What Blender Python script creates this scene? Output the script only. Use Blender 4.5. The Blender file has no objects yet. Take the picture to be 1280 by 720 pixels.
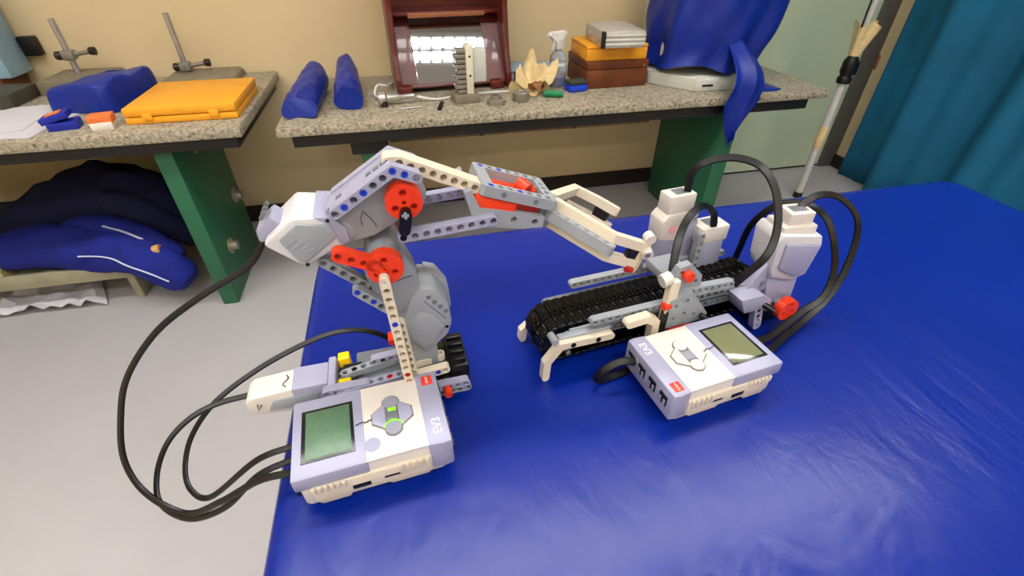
import bpy, bmesh, math, random
from mathutils import Matrix, Vector, Euler
R = math.radians
random.seed(7)
scene = bpy.context.scene
COL = scene.collection

# ---------------------------------------------------------------- camera, world, exposure
FL, BT, BM, TT = 0.0, 0.733, 0.690, 0.905      # floor, side bench top, middle bench top, blue table top (z)
cam_d = bpy.data.cameras.new('camera'); cam = bpy.data.objects.new('camera', cam_d); COL.objects.link(cam)
cam.location = (0, 0, 1.25); cam.rotation_euler = (R(90 - 37.5), 0, R(-12.7))
cam_d.sensor_width = 36; cam_d.lens = 36 * 590 / 1280; cam_d.clip_start = 0.01
scene.camera = cam
world = bpy.data.worlds.new('world'); scene.world = world; world.use_nodes = True
world.node_tree.nodes['Background'].inputs[0].default_value = (0.8, 0.85, 1.0, 1)
world.node_tree.nodes['Background'].inputs[1].default_value = 0.35
scene.view_settings.view_transform = 'Standard'; scene.view_settings.look = 'None'
scene.view_settings.gamma = 1; scene.view_settings.use_curve_mapping = False
scene.view_settings.exposure = 0.16
LAMP_W = 25.0
CEIL = 2.9
# (x, y, direction) of the ceiling lights; the rearmost row is added as fill light
LAMPS = [(x, y) for y in (0.9, -0.8, -2.4) for x in (-2.12, -0.86, 0.4, 1.66)]

# ---------------------------------------------------------------- materials
def lin(c):
    return tuple(((v / 255) / 12.92 if v / 255 <= 0.04045 else ((v / 255 + 0.055) / 1.055) ** 2.4) for v in c)
MATS = {}
def mat(name, rgb, rough=0.5, metal=0.0, var=0.06, vscale=30.0, bump=0.0, bscale=200.0, coat=0.0, emit=None, estr=0.0,
        trans=0.0, spec=0.5, sheen=0.0, ior=1.45, alpha=1.0):
    m = bpy.data.materials.new(name); m.use_nodes = True; MATS[name] = m
    nt = m.node_tree; b = nt.nodes['Principled BSDF']; c = lin(rgb)
    b.inputs['Roughness'].default_value = rough; b.inputs['Metallic'].default_value = metal
    b.inputs['Coat Weight'].default_value = coat; b.inputs['Specular IOR Level'].default_value = spec
    b.inputs['Transmission Weight'].default_value = trans; b.inputs['IOR'].default_value = ior
    b.inputs['Sheen Weight'].default_value = sheen; b.inputs['Alpha'].default_value = alpha
    if emit:
        b.inputs['Emission Color'].default_value = (*lin(emit), 1); b.inputs['Emission Strength'].default_value = estr
    tc = nt.nodes.new('ShaderNodeTexCoord')
    n = nt.nodes.new('ShaderNodeTexNoise'); n.inputs['Scale'].default_value = vscale; n.inputs['Detail'].default_value = 4
    nt.links.new(tc.outputs['Object'], n.inputs['Vector'])
    r = nt.nodes.new('ShaderNodeValToRGB'); e = r.color_ramp.elements
    e[0].position = 0.3; e[1].position = 0.7
    e[0].color = (*[max(0, v * (1 - var)) for v in c], 1); e[1].color = (*[min(1, v * (1 + var)) for v in c], 1)
    nt.links.new(n.outputs['Fac'], r.inputs['Fac']); nt.links.new(r.outputs['Color'], b.inputs['Base Color'])
    if bump:
        n2 = nt.nodes.new('ShaderNodeTexNoise'); n2.inputs['Scale'].default_value = bscale; n2.inputs['Detail'].default_value = 3
        nt.links.new(tc.outputs['Object'], n2.inputs['Vector'])
        bp = nt.nodes.new('ShaderNodeBump'); bp.inputs['Strength'].default_value = bump; bp.inputs['Distance'].default_value = 0.01
        nt.links.new(n2.outputs['Fac'], bp.inputs['Height']); nt.links.new(bp.outputs['Normal'], b.inputs['Normal'])
    return m
def crinkle(name, s1, s2, strength):
    # two noise layers as relief: broad soft waves and fine creases
    nt = MATS[name].node_tree; b = nt.nodes['Principled BSDF']
    tc = nt.nodes.new('ShaderNodeTexCoord'); prev = None
    mp = nt.nodes.new('ShaderNodeMapping'); mp.inputs['Rotation'].default_value = (0, 0, 0.6); mp.inputs['Scale'].default_value = (1.0, 0.45, 1.0)
    nt.links.new(tc.outputs['Object'], mp.inputs['Vector'])
    for sc, st, dist in ((s1, strength, 0.006), (s2, strength * 0.7, 0.002)):
        n = nt.nodes.new('ShaderNodeTexNoise'); n.inputs['Scale'].default_value = sc; n.inputs['Detail'].default_value = 5; n.inputs['Distortion'].default_value = 1.2
        nt.links.new(mp.outputs['Vector'], n.inputs['Vector'])
        bp = nt.nodes.new('ShaderNodeBump'); bp.inputs['Strength'].default_value = st; bp.inputs['Distance'].default_value = dist
        nt.links.new(n.outputs['Fac'], bp.inputs['Height'])
        if prev: nt.links.new(prev.outputs['Normal'], bp.inputs['Normal'])
        prev = bp
    nt.links.new(prev.outputs['Normal'], b.inputs['Normal'])
mat('wall', (222, 202, 160), 0.8, var=0.03, vscale=3, bump=0.05, bscale=120)
mat('ceiling', (225, 222, 212), 0.9, var=0.02)
mat('floor', (176, 173, 177), 0.35, var=0.05, vscale=2.5, bump=0.02, bscale=60)
mat('grout', (150, 146, 138), 0.8)
mat('baseboard', (34, 26, 24), 0.5)
mat('door_green', (196, 214, 186), 0.5, var=0.04, vscale=2)
mat('door_grey', (92, 92, 88), 0.5)
mat('curtain', (6, 100, 138), 0.8, var=0.15, vscale=3)
mat('vinyl', (3, 32, 128), 0.27, var=0.06, vscale=5, spec=0.36)
crinkle('vinyl', 6, 30, 0.45)
mat('vinyl_dark', (14, 42, 142), 0.38, var=0.08, vscale=9, spec=0.4)
crinkle('vinyl_dark', 9, 30, 0.5)
mat('bench_black', (26, 24, 23), 0.5)
mat('bench_green', (38, 100, 72), 0.45, var=0.10, vscale=6)
mat('bench_wood', (120, 94, 62), 0.6, var=0.2, vscale=8)
mat('steel', (190, 190, 188), 0.3, metal=0.7, var=0.08)
mat('steel_dull', (146, 140, 130), 0.45, metal=0.4, var=0.15)
mat('gunmetal', (58, 54, 52), 0.4, metal=0.8, var=0.2)
mat('alu', (200, 198, 194), 0.4, metal=0.4, var=0.06)
mat('washer', (176, 160, 120), 0.5, metal=0.3)
mat('wood_red', (92, 30, 24), 0.35, var=0.25, vscale=9, coat=0.2)
mat('wood_edge', (150, 92, 62), 0.4, var=0.15, vscale=12)
mat('wood_brown', (104, 54, 26), 0.5, var=0.25, vscale=14)
mat('mirror', (205, 208, 214), 0.03, metal=1.0, var=0.01)
mat('cream_paint', (226, 218, 196), 0.45)
mat('yellow_case', (244, 168, 40), 0.45, var=0.05)
mat('orange', (236, 124, 62), 0.5)
mat('box_blue', (24, 40, 160), 0.5)
mat('paper', (205, 203, 212), 0.8, var=0.04)
mat('white_card', (232, 226, 218), 0.6)
mat('dark_plate', (72, 68, 58), 0.5, var=0.2, vscale=20)
mat('plate_grey', (128, 120, 102), 0.5, var=0.15, vscale=20)
mat('machine_white', (206, 208, 200), 0.5)
mat('pale_blue', (150, 186, 208), 0.5, var=0.05, vscale=4)
mat('rag', (228, 204, 152), 0.85, var=0.15, vscale=30)
mat('rag_brown', (150, 104, 60), 0.85, var=0.3, vscale=30)
mat('clear', (225, 232, 238), 0.12, trans=0.75, var=0.02, ior=1.2)
mat('liquid', (30, 56, 190), 0.15, trans=0.3)
mat('white_plastic', (228, 228, 226), 0.4)
mat('sponge_blue', (22, 66, 210), 0.7, bump=0.2, bscale=300)
mat('sponge_dark', (60, 66, 60), 0.9, bump=0.4, bscale=300)
mat('green_plastic', (24, 130, 84), 0.4)
mat('tube_white', (205, 205, 206), 0.35)
mat('black_plastic', (18, 18, 20), 0.4)
mat('fabric_navy', (16, 30, 128), 0.9, var=0.25, vscale=10, bump=0.25, bscale=40)
mat('fabric_black', (9, 12, 50), 0.95, var=0.25, vscale=10)
mat('stripe', (196, 202, 226), 0.8)
mat('shelf', (150, 146, 122), 0.5, var=0.08)
mat('tin_print', (210, 200, 150), 0.5, var=0.3, vscale=60)
mat('wood_light', (196, 152, 92), 0.6)
# construction-toy plastics
mat('t_white', (212, 206, 198), 0.32, var=0.02)
mat('t_cream', (214, 203, 182), 0.35, var=0.02)
mat('t_lav', (154, 155, 180), 0.34, var=0.02)
mat('t_grey', (146, 152, 159), 0.34, var=0.03)
mat('t_dgrey', (104, 110, 116), 0.36, var=0.03)
mat('t_pale', (202, 201, 206), 0.34, var=0.02)
mat('belt_black', (7, 7, 9), 0.22, var=0.1)
mat('t_black', (14, 14, 16), 0.3, var=0.1)
mat('t_red', (226, 60, 22), 0.32, var=0.02)
mat('t_dred', (170, 22, 22), 0.35)
mat('t_blue', (34, 62, 190), 0.32)
mat('t_yellow', (245, 200, 10), 0.32)
mat('t_tan', (206, 190, 150), 0.4)
mat('cable', (10, 10, 12), 0.36, var=0.1)
mat('lcd', (84, 116, 90), 0.3, var=0.10, vscale=0.25)
mat('lcd_dull', (112, 116, 84), 0.12, var=0.08, vscale=60, coat=0.6)
mat('lcd_frame', (22, 30, 34), 0.2)
mat('led', (120, 230, 30), 0.4, emit=(120, 240, 30), estr=0.8)
mat('key_grey', (140, 142, 156), 0.35)
mat('key_line', (120, 116, 116), 0.5)
mat('logo_red', (216, 60, 36), 0.4)
mat('ink', (50, 46, 50), 0.6)
mat('pink', (240, 170, 180), 0.5)
mat('lamp', (255, 255, 255), 0.5, emit=(255, 248, 236), estr=9.0)
mat('lamp_white', (225, 226, 226), 0.5)
mat('louver', (110, 112, 114), 0.5)

def granite():
    m = bpy.data.materials.new('granite'); m.use_nodes = True; MATS['granite'] = m
    nt = m.node_tree; b = nt.nodes['Principled BSDF']; b.inputs['Roughness'].default_value = 0.45
    tc = nt.nodes.new('ShaderNodeTexCoord')
    v = nt.nodes.new('ShaderNodeTexVoronoi'); v.inputs['Scale'].default_value = 170
    n = nt.nodes.new('ShaderNodeTexNoise'); n.inputs['Scale'].default_value = 95; n.inputs['Detail'].default_value = 5
    for t in (v, n): nt.links.new(tc.outputs['Object'], t.inputs['Vector'])
    r1 = nt.nodes.new('ShaderNodeValToRGB'); e = r1.color_ramp.elements
    e[0].color = (*lin((150, 142, 126)), 1); e[1].color = (*lin((204, 198, 182)), 1); e[0].position = 0.38; e[1].position = 0.62
    e2 = r1.color_ramp.elements.new(0.32); e2.color = (*lin((84, 78, 70)), 1)
    r2 = nt.nodes.new('ShaderNodeValToRGB'); f = r2.color_ramp.elements
    f[0].color = (*lin((170, 160, 138)), 1); f[1].color = (*lin((238, 232, 216)), 1)
    nt.links.new(n.outputs['Fac'], r1.inputs['Fac']); nt.links.new(v.outputs['Color'], r2.inputs['Fac'])
    mx = nt.nodes.new('ShaderNodeMixRGB'); mx.blend_type = 'MULTIPLY'; mx.inputs['Fac'].default_value = 0.6
    nt.links.new(r1.outputs['Color'], mx.inputs[1]); nt.links.new(r2.outputs['Color'], mx.inputs[2])
    nt.links.new(mx.outputs['Color'], b.inputs['Base Color'])
granite()

# ---------------------------------------------------------------- helpers
def obj(name, bm, m, parent=None, loc=None, mtx=None, smooth=40, mesh=None):
    if mesh is None:
        me = bpy.data.meshes.new(name)
        bmesh.ops.recalc_face_normals(bm, faces=bm.faces[:])
        bm.to_mesh(me); bm.free()
        me.materials.append(MATS[m])
        if smooth:
            for p in me.polygons: p.use_smooth = True
            me.set_sharp_from_angle(angle=R(smooth))
    else: me = mesh
    o = bpy.data.objects.new(name, me); COL.objects.link(o)
    if parent: o.parent = parent
    if loc is not None: o.location = loc
    if mtx is not None: o.matrix_local = mtx
    return o
def tag(o, label, cat, group=None):
    o['label'] = label; o['category'] = cat
    if group: o['group'] = group
    return o
def thing(name, label, cat, loc=(0, 0, 0), rotz=0.0, group=None, rot=None):
    o = bpy.data.objects.new(name, None); COL.objects.link(o); o.empty_display_size = 0.02
    o.location = loc; o.rotation_euler = rot if rot else (0, 0, R(rotz))
    return tag(o, label, cat, group)
def struct(name, bm, m, parent=None, loc=None, smooth=0):
    o = obj(name, bm, m, parent, loc, smooth=smooth)
    if not parent: o['kind'] = 'structure'
    return o
def bevel(bm, geom_faces, w, seg=2):
    if w <= 0: return
    es = list({e for f in geom_faces for e in f.edges})
    bmesh.ops.bevel(bm, geom=es, offset=w, segments=seg, affect='EDGES', profile=0.5, clamp_overlap=True)
def box(bm, x0, x1, y0, y1, z0, z1, b=0.0, M=None, seg=2):
    r = bmesh.ops.create_cube(bm, size=1.0)
    T = Matrix.Translation(((x0 + x1) / 2, (y0 + y1) / 2, (z0 + z1) / 2)) @ Matrix.Diagonal((abs(x1 - x0), abs(y1 - y0), abs(z1 - z0), 1))
    bmesh.ops.transform(bm, matrix=(M @ T) if M else T, verts=r['verts'])
    fs = list({f for v in r['verts'] for f in v.link_faces})
    bevel(bm, fs, b, seg)
    return bm
def B(x0, x1, y0, y1, z0, z1, b=0.0, M=None, seg=2):
    return box(bmesh.new(), x0, x1, y0, y1, z0, z1, b, M, seg)
def prism(bm, pts, y0, y1, b=0.0, axis='y', M=None, seg=2):
    """polygon (a,b) extruded along an axis; for axis y the points are (x,z), for z (x,y), for x (y,z)"""
    def P(a, c, t):
        return {'y': (a, t, c), 'z': (a, c, t), 'x': (t, a, c)}[axis]
    v0 = [bm.verts.new(P(a, c, y0)) for a, c in pts]; v1 = [bm.verts.new(P(a, c, y1)) for a, c in pts]
    n = len(pts); fs = [bm.faces.new(v0), bm.faces.new(v1[::-1])]
    for i in range(n): fs.append(bm.faces.new((v0[i], v0[(i + 1) % n], v1[(i + 1) % n], v1[i])))
    if M: bmesh.ops.transform(bm, matrix=M, verts=v0 + v1)
    bmesh.ops.recalc_face_normals(bm, faces=fs)
    bevel(bm, fs, b, seg)
    return bm
def PR(pts, y0, y1, b=0.0, axis='y', M=None, seg=2): return prism(bmesh.new(), pts, y0, y1, b, axis, M, seg)
def frame_of(d, up=(0, 0, 1)):
    d = Vector(d).normalized(); u = Vector(up)
    if abs(d.dot(u)) > 0.98: u = Vector((0, 1, 0))
    x = u.cross(d).normalized(); y = d.cross(x)
    return Matrix((x, y, d)).transposed()
def cyl(bm, p0, p1, r, r2=None, seg=16, cap=True):
    p0, p1 = Vector(p0), Vector(p1); F = frame_of(p1 - p0); r2 = r if r2 is None else r2
    a = [bm.verts.new(p0 + F @ Vector((r * math.cos(t), r * math.sin(t), 0))) for t in [2 * math.pi * i / seg for i in range(seg)]]
    c = [bm.verts.new(p1 + F @ Vector((r2 * math.cos(t), r2 * math.sin(t), 0))) for t in [2 * math.pi * i / seg for i in range(seg)]]
    for i in range(seg): bm.faces.new((a[i], a[(i + 1) % seg], c[(i + 1) % seg], c[i]))
    if cap: bm.faces.new(a[::-1]); bm.faces.new(c)
    return bm
def CY(p0, p1, r, r2=None, seg=16): return cyl(bmesh.new(), p0, p1, r, r2, seg)
def lathe(bm, prof, seg=24, M=None):
    rings = []
    for r, z in prof:
        if r < 1e-6: rings.append([bm.verts.new((0, 0, z))])
        else: rings.append([bm.verts.new((r * math.cos(2 * math.pi * i / seg), r * math.sin(2 * math.pi * i / seg), z)) for i in range(seg)])
    for a, c in zip(rings[:-1], rings[1:]):
        for i in range(seg):
            j = (i + 1) % seg
            if len(a) == 1 and len(c) == 1: break
            if len(a) == 1: bm.faces.new((a[0], c[i], c[j]))
            elif len(c) == 1: bm.faces.new((a[i], a[j], c[0]))
            else: bm.faces.new((a[i], a[j], c[j], c[i]))
    if M: bmesh.ops.transform(bm, matrix=M, verts=[v for r_ in rings for v in r_])
    return bm
def spline(pts, sub=8):
    P = [Vector(p) for p in pts]; P = [2 * P[0] - P[1]] + P + [2 * P[-1] - P[-2]]; out = []
    for i in range(1, len(P) - 2):
        a, b_, c, d = P[i - 1:i + 3]
        for k in range(sub):
            t = k / sub
            out.append(0.5 * ((2 * b_) + (c - a) * t + (2 * a - 5 * b_ + 4 * c - d) * t * t + (3 * b_ - a - 3 * c + d) * t ** 3))
    out.append(P[-2]); return out
def sweep(bm, path, prof, up=(0, 0, 1)):
    """sweep a closed 2D profile along a path with parallel transport"""
    n = len(path); tang = []
    for i in range(n):
        tang.append((path[min(n - 1, i + 1)] - path[max(0, i - 1)]).normalized())
    F = frame_of(tang[0], up); x = F.col[0].copy(); rings = []
    for i in range(n):
        x = (x - tang[i] * x.dot(tang[i])).normalized(); y = tang[i].cross(x)
        rings.append([bm.verts.new(path[i] + x * a + y * c) for a, c in prof])
    m = len(prof)
    for a, c in zip(rings[:-1], rings[1:]):
        for i in range(m): bm.faces.new((a[i], a[(i + 1) % m], c[(i + 1) % m], c[i]))
    bm.faces.new(rings[0][::-1]); bm.faces.new(rings[-1])
    return bm
def circ(r, s=8): return [(r * math.cos(2 * math.pi * i / s), r * math.sin(2 * math.pi * i / s)) for i in range(s)]
def flat(w, t): # flat ribbon profile with softened edges
    w, t = w / 2, t / 2; e = t * 0.7
    return [(-w, -t + e), (-w + e, -t), (w - e, -t), (w, -t + e), (w, t - e), (w - e, t), (-w + e, t), (-w, t - e)]
def tube(pts, r, sub=8, seg=8): return sweep(bmesh.new(), spline(pts, sub), circ(r, seg))
def vnoise(x, y, s=0.0):
    return (math.sin(x * 1.7 + s) * math.cos(y * 2.3 - s * 1.3) + 0.5 * math.sin(x * 3.9 - y * 2.9 + 2 * s) + 0.25 * math.cos(x * 8.1 + y * 7.3 + s)) / 1.75
def grid_surf(bm, fn, nu, nv, closed_u=False):
    V = [[bm.verts.new(fn(i / (nu if closed_u else nu - 1), j / (nv - 1))) for j in range(nv)] for i in range(nu)]
    for i in range(nu if closed_u else nu - 1):
        for j in range(nv - 1):
            k = (i + 1) % nu
            bm.faces.new((V[i][j], V[k][j], V[k][j + 1], V[i][j + 1]))
    return V
def copy_tree(o, parent=None):
    c = o.copy(); COL.objects.link(c); c.parent = parent
    for ch in list(o.children): copy_tree(ch, c)
    return c

# ================================================================ the room
WY, WX = 2.47, 2.70          # back wall face, right wall face
struct('floor', B(-3.2, 2.9, -3.0, 2.7, -0.1, 0.0), 'floor')
struct('ceiling', B(-3.2, 2.9, -3.0, 2.7, CEIL, CEIL + 0.1), 'ceiling')
struct('wall_back', B(-3.2, 2.9, WY, WY + 0.15, 0, CEIL), 'wall')
struct('wall_right', B(WX, WX + 0.15, -3.0, WY, 0, CEIL), 'wall')
struct('wall_left', B(-3.2, -3.05, -3.0, WY, 0, CEIL), 'wall')
struct('wall_front', B(-3.05, WX, -3.0, -2.85, 0, CEIL), 'wall')
struct('baseboard_back', B(-3.05, 1.55, WY - 0.014, WY, 0, 0.088, 0.003), 'baseboard')
struct('baseboard_right', B(WX - 0.014, WX, -2.85, WY - 0.03, 0, 0.078, 0.003), 'baseboard')
door = struct('door_1', B(1.56, 2.60, WY - 0.03, WY, 0.012, 2.15, 0.002), 'door_green')
obj('door_jamb', B(2.60, WX, WY - 0.05, WY, 0, 2.2, 0.003), 'door_grey', door)
obj('door_gap', B(1.56, 2.60, WY - 0.025, WY, 0.0, 0.012), 'baseboard', door)
obj('door_head', B(1.5, WX, WY - 0.05, WY, 2.15, 2.25, 0.003), 'door_grey', door)
obj('door_jamb', B(1.5, 1.56, WY - 0.04, WY, 0, 2.2, 0.003), 'door_grey', door)
for i, (y, z0, z1, w, lab) in enumerate([(2.435, 0.588, 0.665, 0.03, 'larger brown strip of tape on cream wall beside the curtain'),
                                         (2.445, 0.288, 0.333, 0.02, 'small brown scrap of tape low on cream wall beside the curtain')]):
    tag(obj('tape_strip', B(WX - 0.002, WX, y - w, y + w * 0.4, z0, z1, 0.0005), 'wood_edge'), lab, 'tape', 'tape on the right wall')
# black socket box and pale blue panel at the left
s = thing('wall_socket', 'small black electrical box on the beige wall beside the pale blue panel', 'socket', (-1.415, WY, 0.87))
obj('socket_box', B(-0.03, 0.03, -0.035, 0, -0.035, 0.035, 0.006), 'gunmetal', s)
obj('socket_face', B(-0.02, 0.02, -0.038, -0.034, -0.022, 0.022, 0.001), 'black_plastic', s)

# ceiling lights
for i, (lx, ly) in enumerate(LAMPS):
    t = thing('ceiling_light', 'louvred ceiling light, ' + ['bench-side row', 'middle row', 'added fill row farthest from benches'][i // 4] + [', at the wall facing the curtain', ', second from the wall facing the curtain', ', third from the wall facing the curtain', ', beside the curtain wall'][i % 4], 'ceiling light', (lx, ly, CEIL), 0, 'fluorescent ceiling lights')
    bm = B(-0.64, 0.64, -0.12, 0.12, -0.02, 0.0, 0.003); box(bm, -0.64, 0.64, -0.12, -0.11, -0.09, -0.02); box(bm, -0.64, 0.64, 0.11, 0.12, -0.09, -0.02)
    box(bm, -0.64, -0.63, -0.11, 0.11, -0.09, -0.02); box(bm, 0.63, 0.64, -0.11, 0.11, -0.09, -0.02)
    obj('housing', bm, 'lamp_white', t, smooth=0)
    for sy in (-0.055, 0.055): obj('fluorescent_tube', CY((-0.61, sy, -0.045), (0.61, sy, -0.045), 0.014, seg=10), 'lamp', t)
    if i == 0: lv = B(-0.011, 0.011, -0.11, 0.11, -0.09, -0.065); lvm = obj('louvre', lv, 'louver', t, loc=(-0.5, 0, 0), smooth=0).data; st = 1
    else: st = 0
    for k in range(st, 11): obj('louvre', None, None, t, loc=(-0.5 + 0.1 * k, 0, 0), mesh=lvm)
    obj('louvre_spine', B(-0.63, 0.63, -0.018, 0.018, -0.09, -0.066), 'louver', t, smooth=0)
    ld = bpy.data.lights.new('fluorescent_glow', 'AREA'); ld.shape = 'RECTANGLE'; ld.size = 1.2; ld.size_y = 0.2; ld.energy = LAMP_W; ld.color = (1.0, 0.975, 0.945)
    lo = bpy.data.objects.new('fluorescent_glow', ld); COL.objects.link(lo); lo.parent = t; lo.location = (0, 0, -0.0635)

# ================================================================ side bench (left)
def leg_panel(parent, x0, x1, y0, y1, z1):
    return obj('leg', B(x0, x1, y0, y1, 0, z1, 0.006), 'bench_green', parent)
lb = thing('workbench', 'granite topped workbench with green legs carrying the large orange case', 'workbench', (-1.4, 2.07, 0), 0, 'granite workbenches')
obj('granite_top', B(-0.95, 0.872, -0.38, 0.385, 0.697, BT, 0.006), 'granite', lb)
obj('frame', B(-0.93, 0.85, -0.365, 0.37, 0.660, 0.697, 0.003), 'bench_black', lb)
lg = leg_panel(lb, 0.565, 0.625, -0.33, 0.13, 0.66)
for y, z in ((-0.19, 0.195), (0.05, 0.31)):
    w = obj('washer', CY((0.625, y, z), (0.631, y, z), 0.032, seg=20), 'washer', lg)
    obj('bolt', CY((0.631, y, z), (0.655, y, z), 0.022, 0.018, seg=14), 'steel_dull', lg)
obj('hook', tube([(0.625, -0.22, 0.63), (0.645, -0.22, 0.62), (0.65, -0.20, 0.60), (0.63, -0.19, 0.595)], 0.004), 'steel_dull', lg)
leg_panel(lb, -0.80, -0.74, -0.33, 0.13, 0.66)
obj('back_rail', B(-0.74, 0.565, 0.10, 0.13, 0.25, 0.34, 0.004), 'bench_black', lb)
sh = obj('shelf', B(-0.74, 0.27, -0.215, 0.10, 0.125, 0.150, 0.004), 'shelf', lb)
obj('shelf_lip', B(-0.74, 0.27, -0.222, -0.205, 0.118, 0.178, 0.003), 'shelf', sh)
for x in (-0.6, 0.2):
    obj('bracket', B(x, x + 0.03, -0.2, 0.1, 0.0, 0.125, 0.003), 'shelf', sh)

# clothes under the bench
def vsweep(path, radii, seg=20, noise=0.0, sd=0.0, zmin=None):
    bm = bmesh.new(); n = len(path); V = []
    for i in range(n):
        t = (path[min(n - 1, i + 1)] - path[max(0, i - 1)]).normalized(); F = frame_of(t); rx, ry = radii(i / (n - 1)); ring = []
        for k in range(seg):
            a = 2 * math.pi * k / seg; f = 1 + noise * vnoise(i * 0.45, a * 1.6, sd) + noise * 0.6 * math.sin(5 * a + i * 0.5 + sd)
            p = path[i] + F @ Vector((rx * f * math.cos(a), ry * f * math.sin(a), 0))
            if zmin is not None and p.z < zmin: p.z = zmin + 0.001 * (k % 3)
            ring.append(bm.verts.new(p))
        V.append(ring)
    for a, c in zip(V[:-1], V[1:]):
        for k in range(seg): bm.faces.new((a[k], a[(k + 1) % seg], c[(k + 1) % seg], c[k]))
    bm.faces.new(V[0][::-1]); bm.faces.new(V[-1])
    return bm
def hump(lo, hi, p=0.5): return lambda t: (lo[0] + (hi[0] - lo[0]) * math.sin(math.pi * t) ** p, lo[1] + (hi[1] - lo[1]) * math.sin(math.pi * t) ** p)
jk = thing('jacket', 'dark navy jacket heaped on the shelf under the workbench', 'clothing', (-1.35, 2.075, 0.15))
obj('jacket_body', vsweep(spline([(-0.36, 0.0, 0.07), (-0.12, 0.01, 0.15), (0.10, 0.0, 0.21), (0.24, 0.0, 0.20), (0.38, 0.0, 0.09), (0.45, -0.02, 0.02)], 6),
    hump((0.04, 0.03), (0.10, 0.14), 0.45), 24, 0.12, 1.2, zmin=0.003), 'fabric_black', jk)
obj('sleeve', vsweep(spline([(0.16, -0.08, 0.26), (0.28, -0.10, 0.19), (0.36, -0.10, 0.10), (0.43, -0.09, 0.04)], 6), hump((0.03, 0.03), (0.05, 0.055), 0.4), 18, 0.08, 2.0, zmin=0.003), 'fabric_black', jk)
tr = thing('trousers', 'bright navy trousers with white piping sliding off the low shelf', 'clothing', (-1.35, 1.93, 0.15))
def leg_ridge(path, radii, noise, sd, t0, t1, ang):
    n = len(path); o = []; i0, i1 = int(t0 * (n - 1)), int(t1 * (n - 1))
    for i in range(i0, i1 + 1, 3):
        t = (path[min(n - 1, i + 1)] - path[max(0, i - 1)]).normalized(); F = frame_of(t); rx, ry = radii(i / (n - 1)); a = R(ang)
        f = 1 + noise * vnoise(i * 0.45, a * 1.6, sd) + noise * 0.6 * math.sin(5 * a + i * 0.5 + sd)
        o.append(path[i] + F @ Vector((rx * f * 1.03 * math.cos(a), ry * f * 1.03 * math.sin(a), 0)))
    return o
LP1, LR1 = spline([(-0.26, 0.0, 0.09), (-0.10, 0.0, 0.10), (0.06, -0.02, 0.085), (0.20, -0.05, 0.075), (0.32, -0.11, 0.04), (0.42, -0.15, -0.035)], 6), hump((0.05, 0.045), (0.085, 0.098), 0.4)
obj('trouser_leg', vsweep(LP1, LR1, 24, 0.07, 0.3, zmin=-0.145), 'fabric_navy', tr)
LP2, LR2 = spline([(-0.02, 0.06, 0.14), (0.15, 0.0, 0.145), (0.28, -0.05, 0.11), (0.40, -0.10, 0.04)], 6), hump((0.03, 0.03), (0.06, 0.06), 0.4)
obj('trouser_leg', vsweep(LP2, LR2, 20, 0.07, 1.1), 'fabric_navy', tr)
def piping(pts, w=0.007): return sweep(bmesh.new(), spline(pts, 6), flat(w, 0.004))
obj('piping', piping(leg_ridge(LP1, LR1, 0.07, 0.3, 0.45, 0.97, 168)), 'stripe', tr)
obj('piping', piping(leg_ridge(LP2, LR2, 0.07, 1.1, 0.40, 0.75, 128), 0.010), 'stripe', tr)
tag(obj('wooden_roller', lathe(bmesh.new(), [(0, -0.02), (0.018, -0.02), (0.021, -0.016), (0.021, 0.016), (0.018, 0.02), (0, 0.02)], 16), 'wood_light',
        mtx=Matrix.Translation((-1.005, 1.80, 0.255)) @ Matrix.Rotation(R(80), 4, 'Y')), 'short pale wooden roller resting on the navy trousers', 'roller')
tn = thing('printed_tin', 'small printed carton beside the navy clothes on the low shelf', 'carton', (-1.63, 1.90, 0.15))
obj('carton_body', B(-0.035, 0.035, -0.03, 0.03, 0, 0.12, 0.003), 'tin_print', tn)
obj('carton_lid', B(-0.037, 0.037, -0.032, 0.032, 0.105, 0.125, 0.003), 'pale_blue', tn)
bm = bmesh.new()
grid_surf(bm, lambda u, v: (-1.72 + 0.42 * u - 0.1 * v * u, 1.84 + 0.2 * v, 0.006 + 0.045 * abs(vnoise(u * 7, v * 4, 0.5)) + 0.04 * u * (1 - u)), 14, 9)
tag(obj('crumpled_paper', bm, 'paper'), 'crumpled white sheet on the floor under the low shelf', 'paper')

# items on the side bench
yc = thing('carrying_case', 'long flat orange plastic case with latch at the bench edge', 'case', (-0.715, 1.955, BT), 0)
obj('case_body', B(-0.17, 0.17, -0.175, 0.17, 0, 0.022, 0.006), 'yellow_case', yc)
obj('case_lid', B(-0.17, 0.17, -0.175, 0.17, 0.023, 0.052, 0.008), 'yellow_case', yc)
obj('latch', B(0.085, 0.115, -0.181, -0.172, 0.012, 0.034, 0.003), 'yellow_case', yc)
obj('latch', B(-0.115, -0.085, -0.181, -0.172, 0.012, 0.034, 0.003), 'yellow_case', yc)
def sheet_cover(name, label, ring_fn, nu, nv, m, loc, top_cap=True, cat='cover', thing_=None):
    bm = bmesh.new(); V = grid_surf(bm, ring_fn, nu, nv, closed_u=True)
    if top_cap: bm.faces.new([V[i][nv - 1] for i in range(nu)])
    o = obj(name, bm, m, loc=loc, smooth=60)
    return tag(o, label, cat)
def rr(a, hx, hy, p=4.0):      # superellipse
    c, s_ = math.cos(a), math.sin(a)
    k = (abs(c / hx) ** p + abs(s_ / hy) ** p) ** (-1 / p)
    return k * c, k * s_
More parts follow.
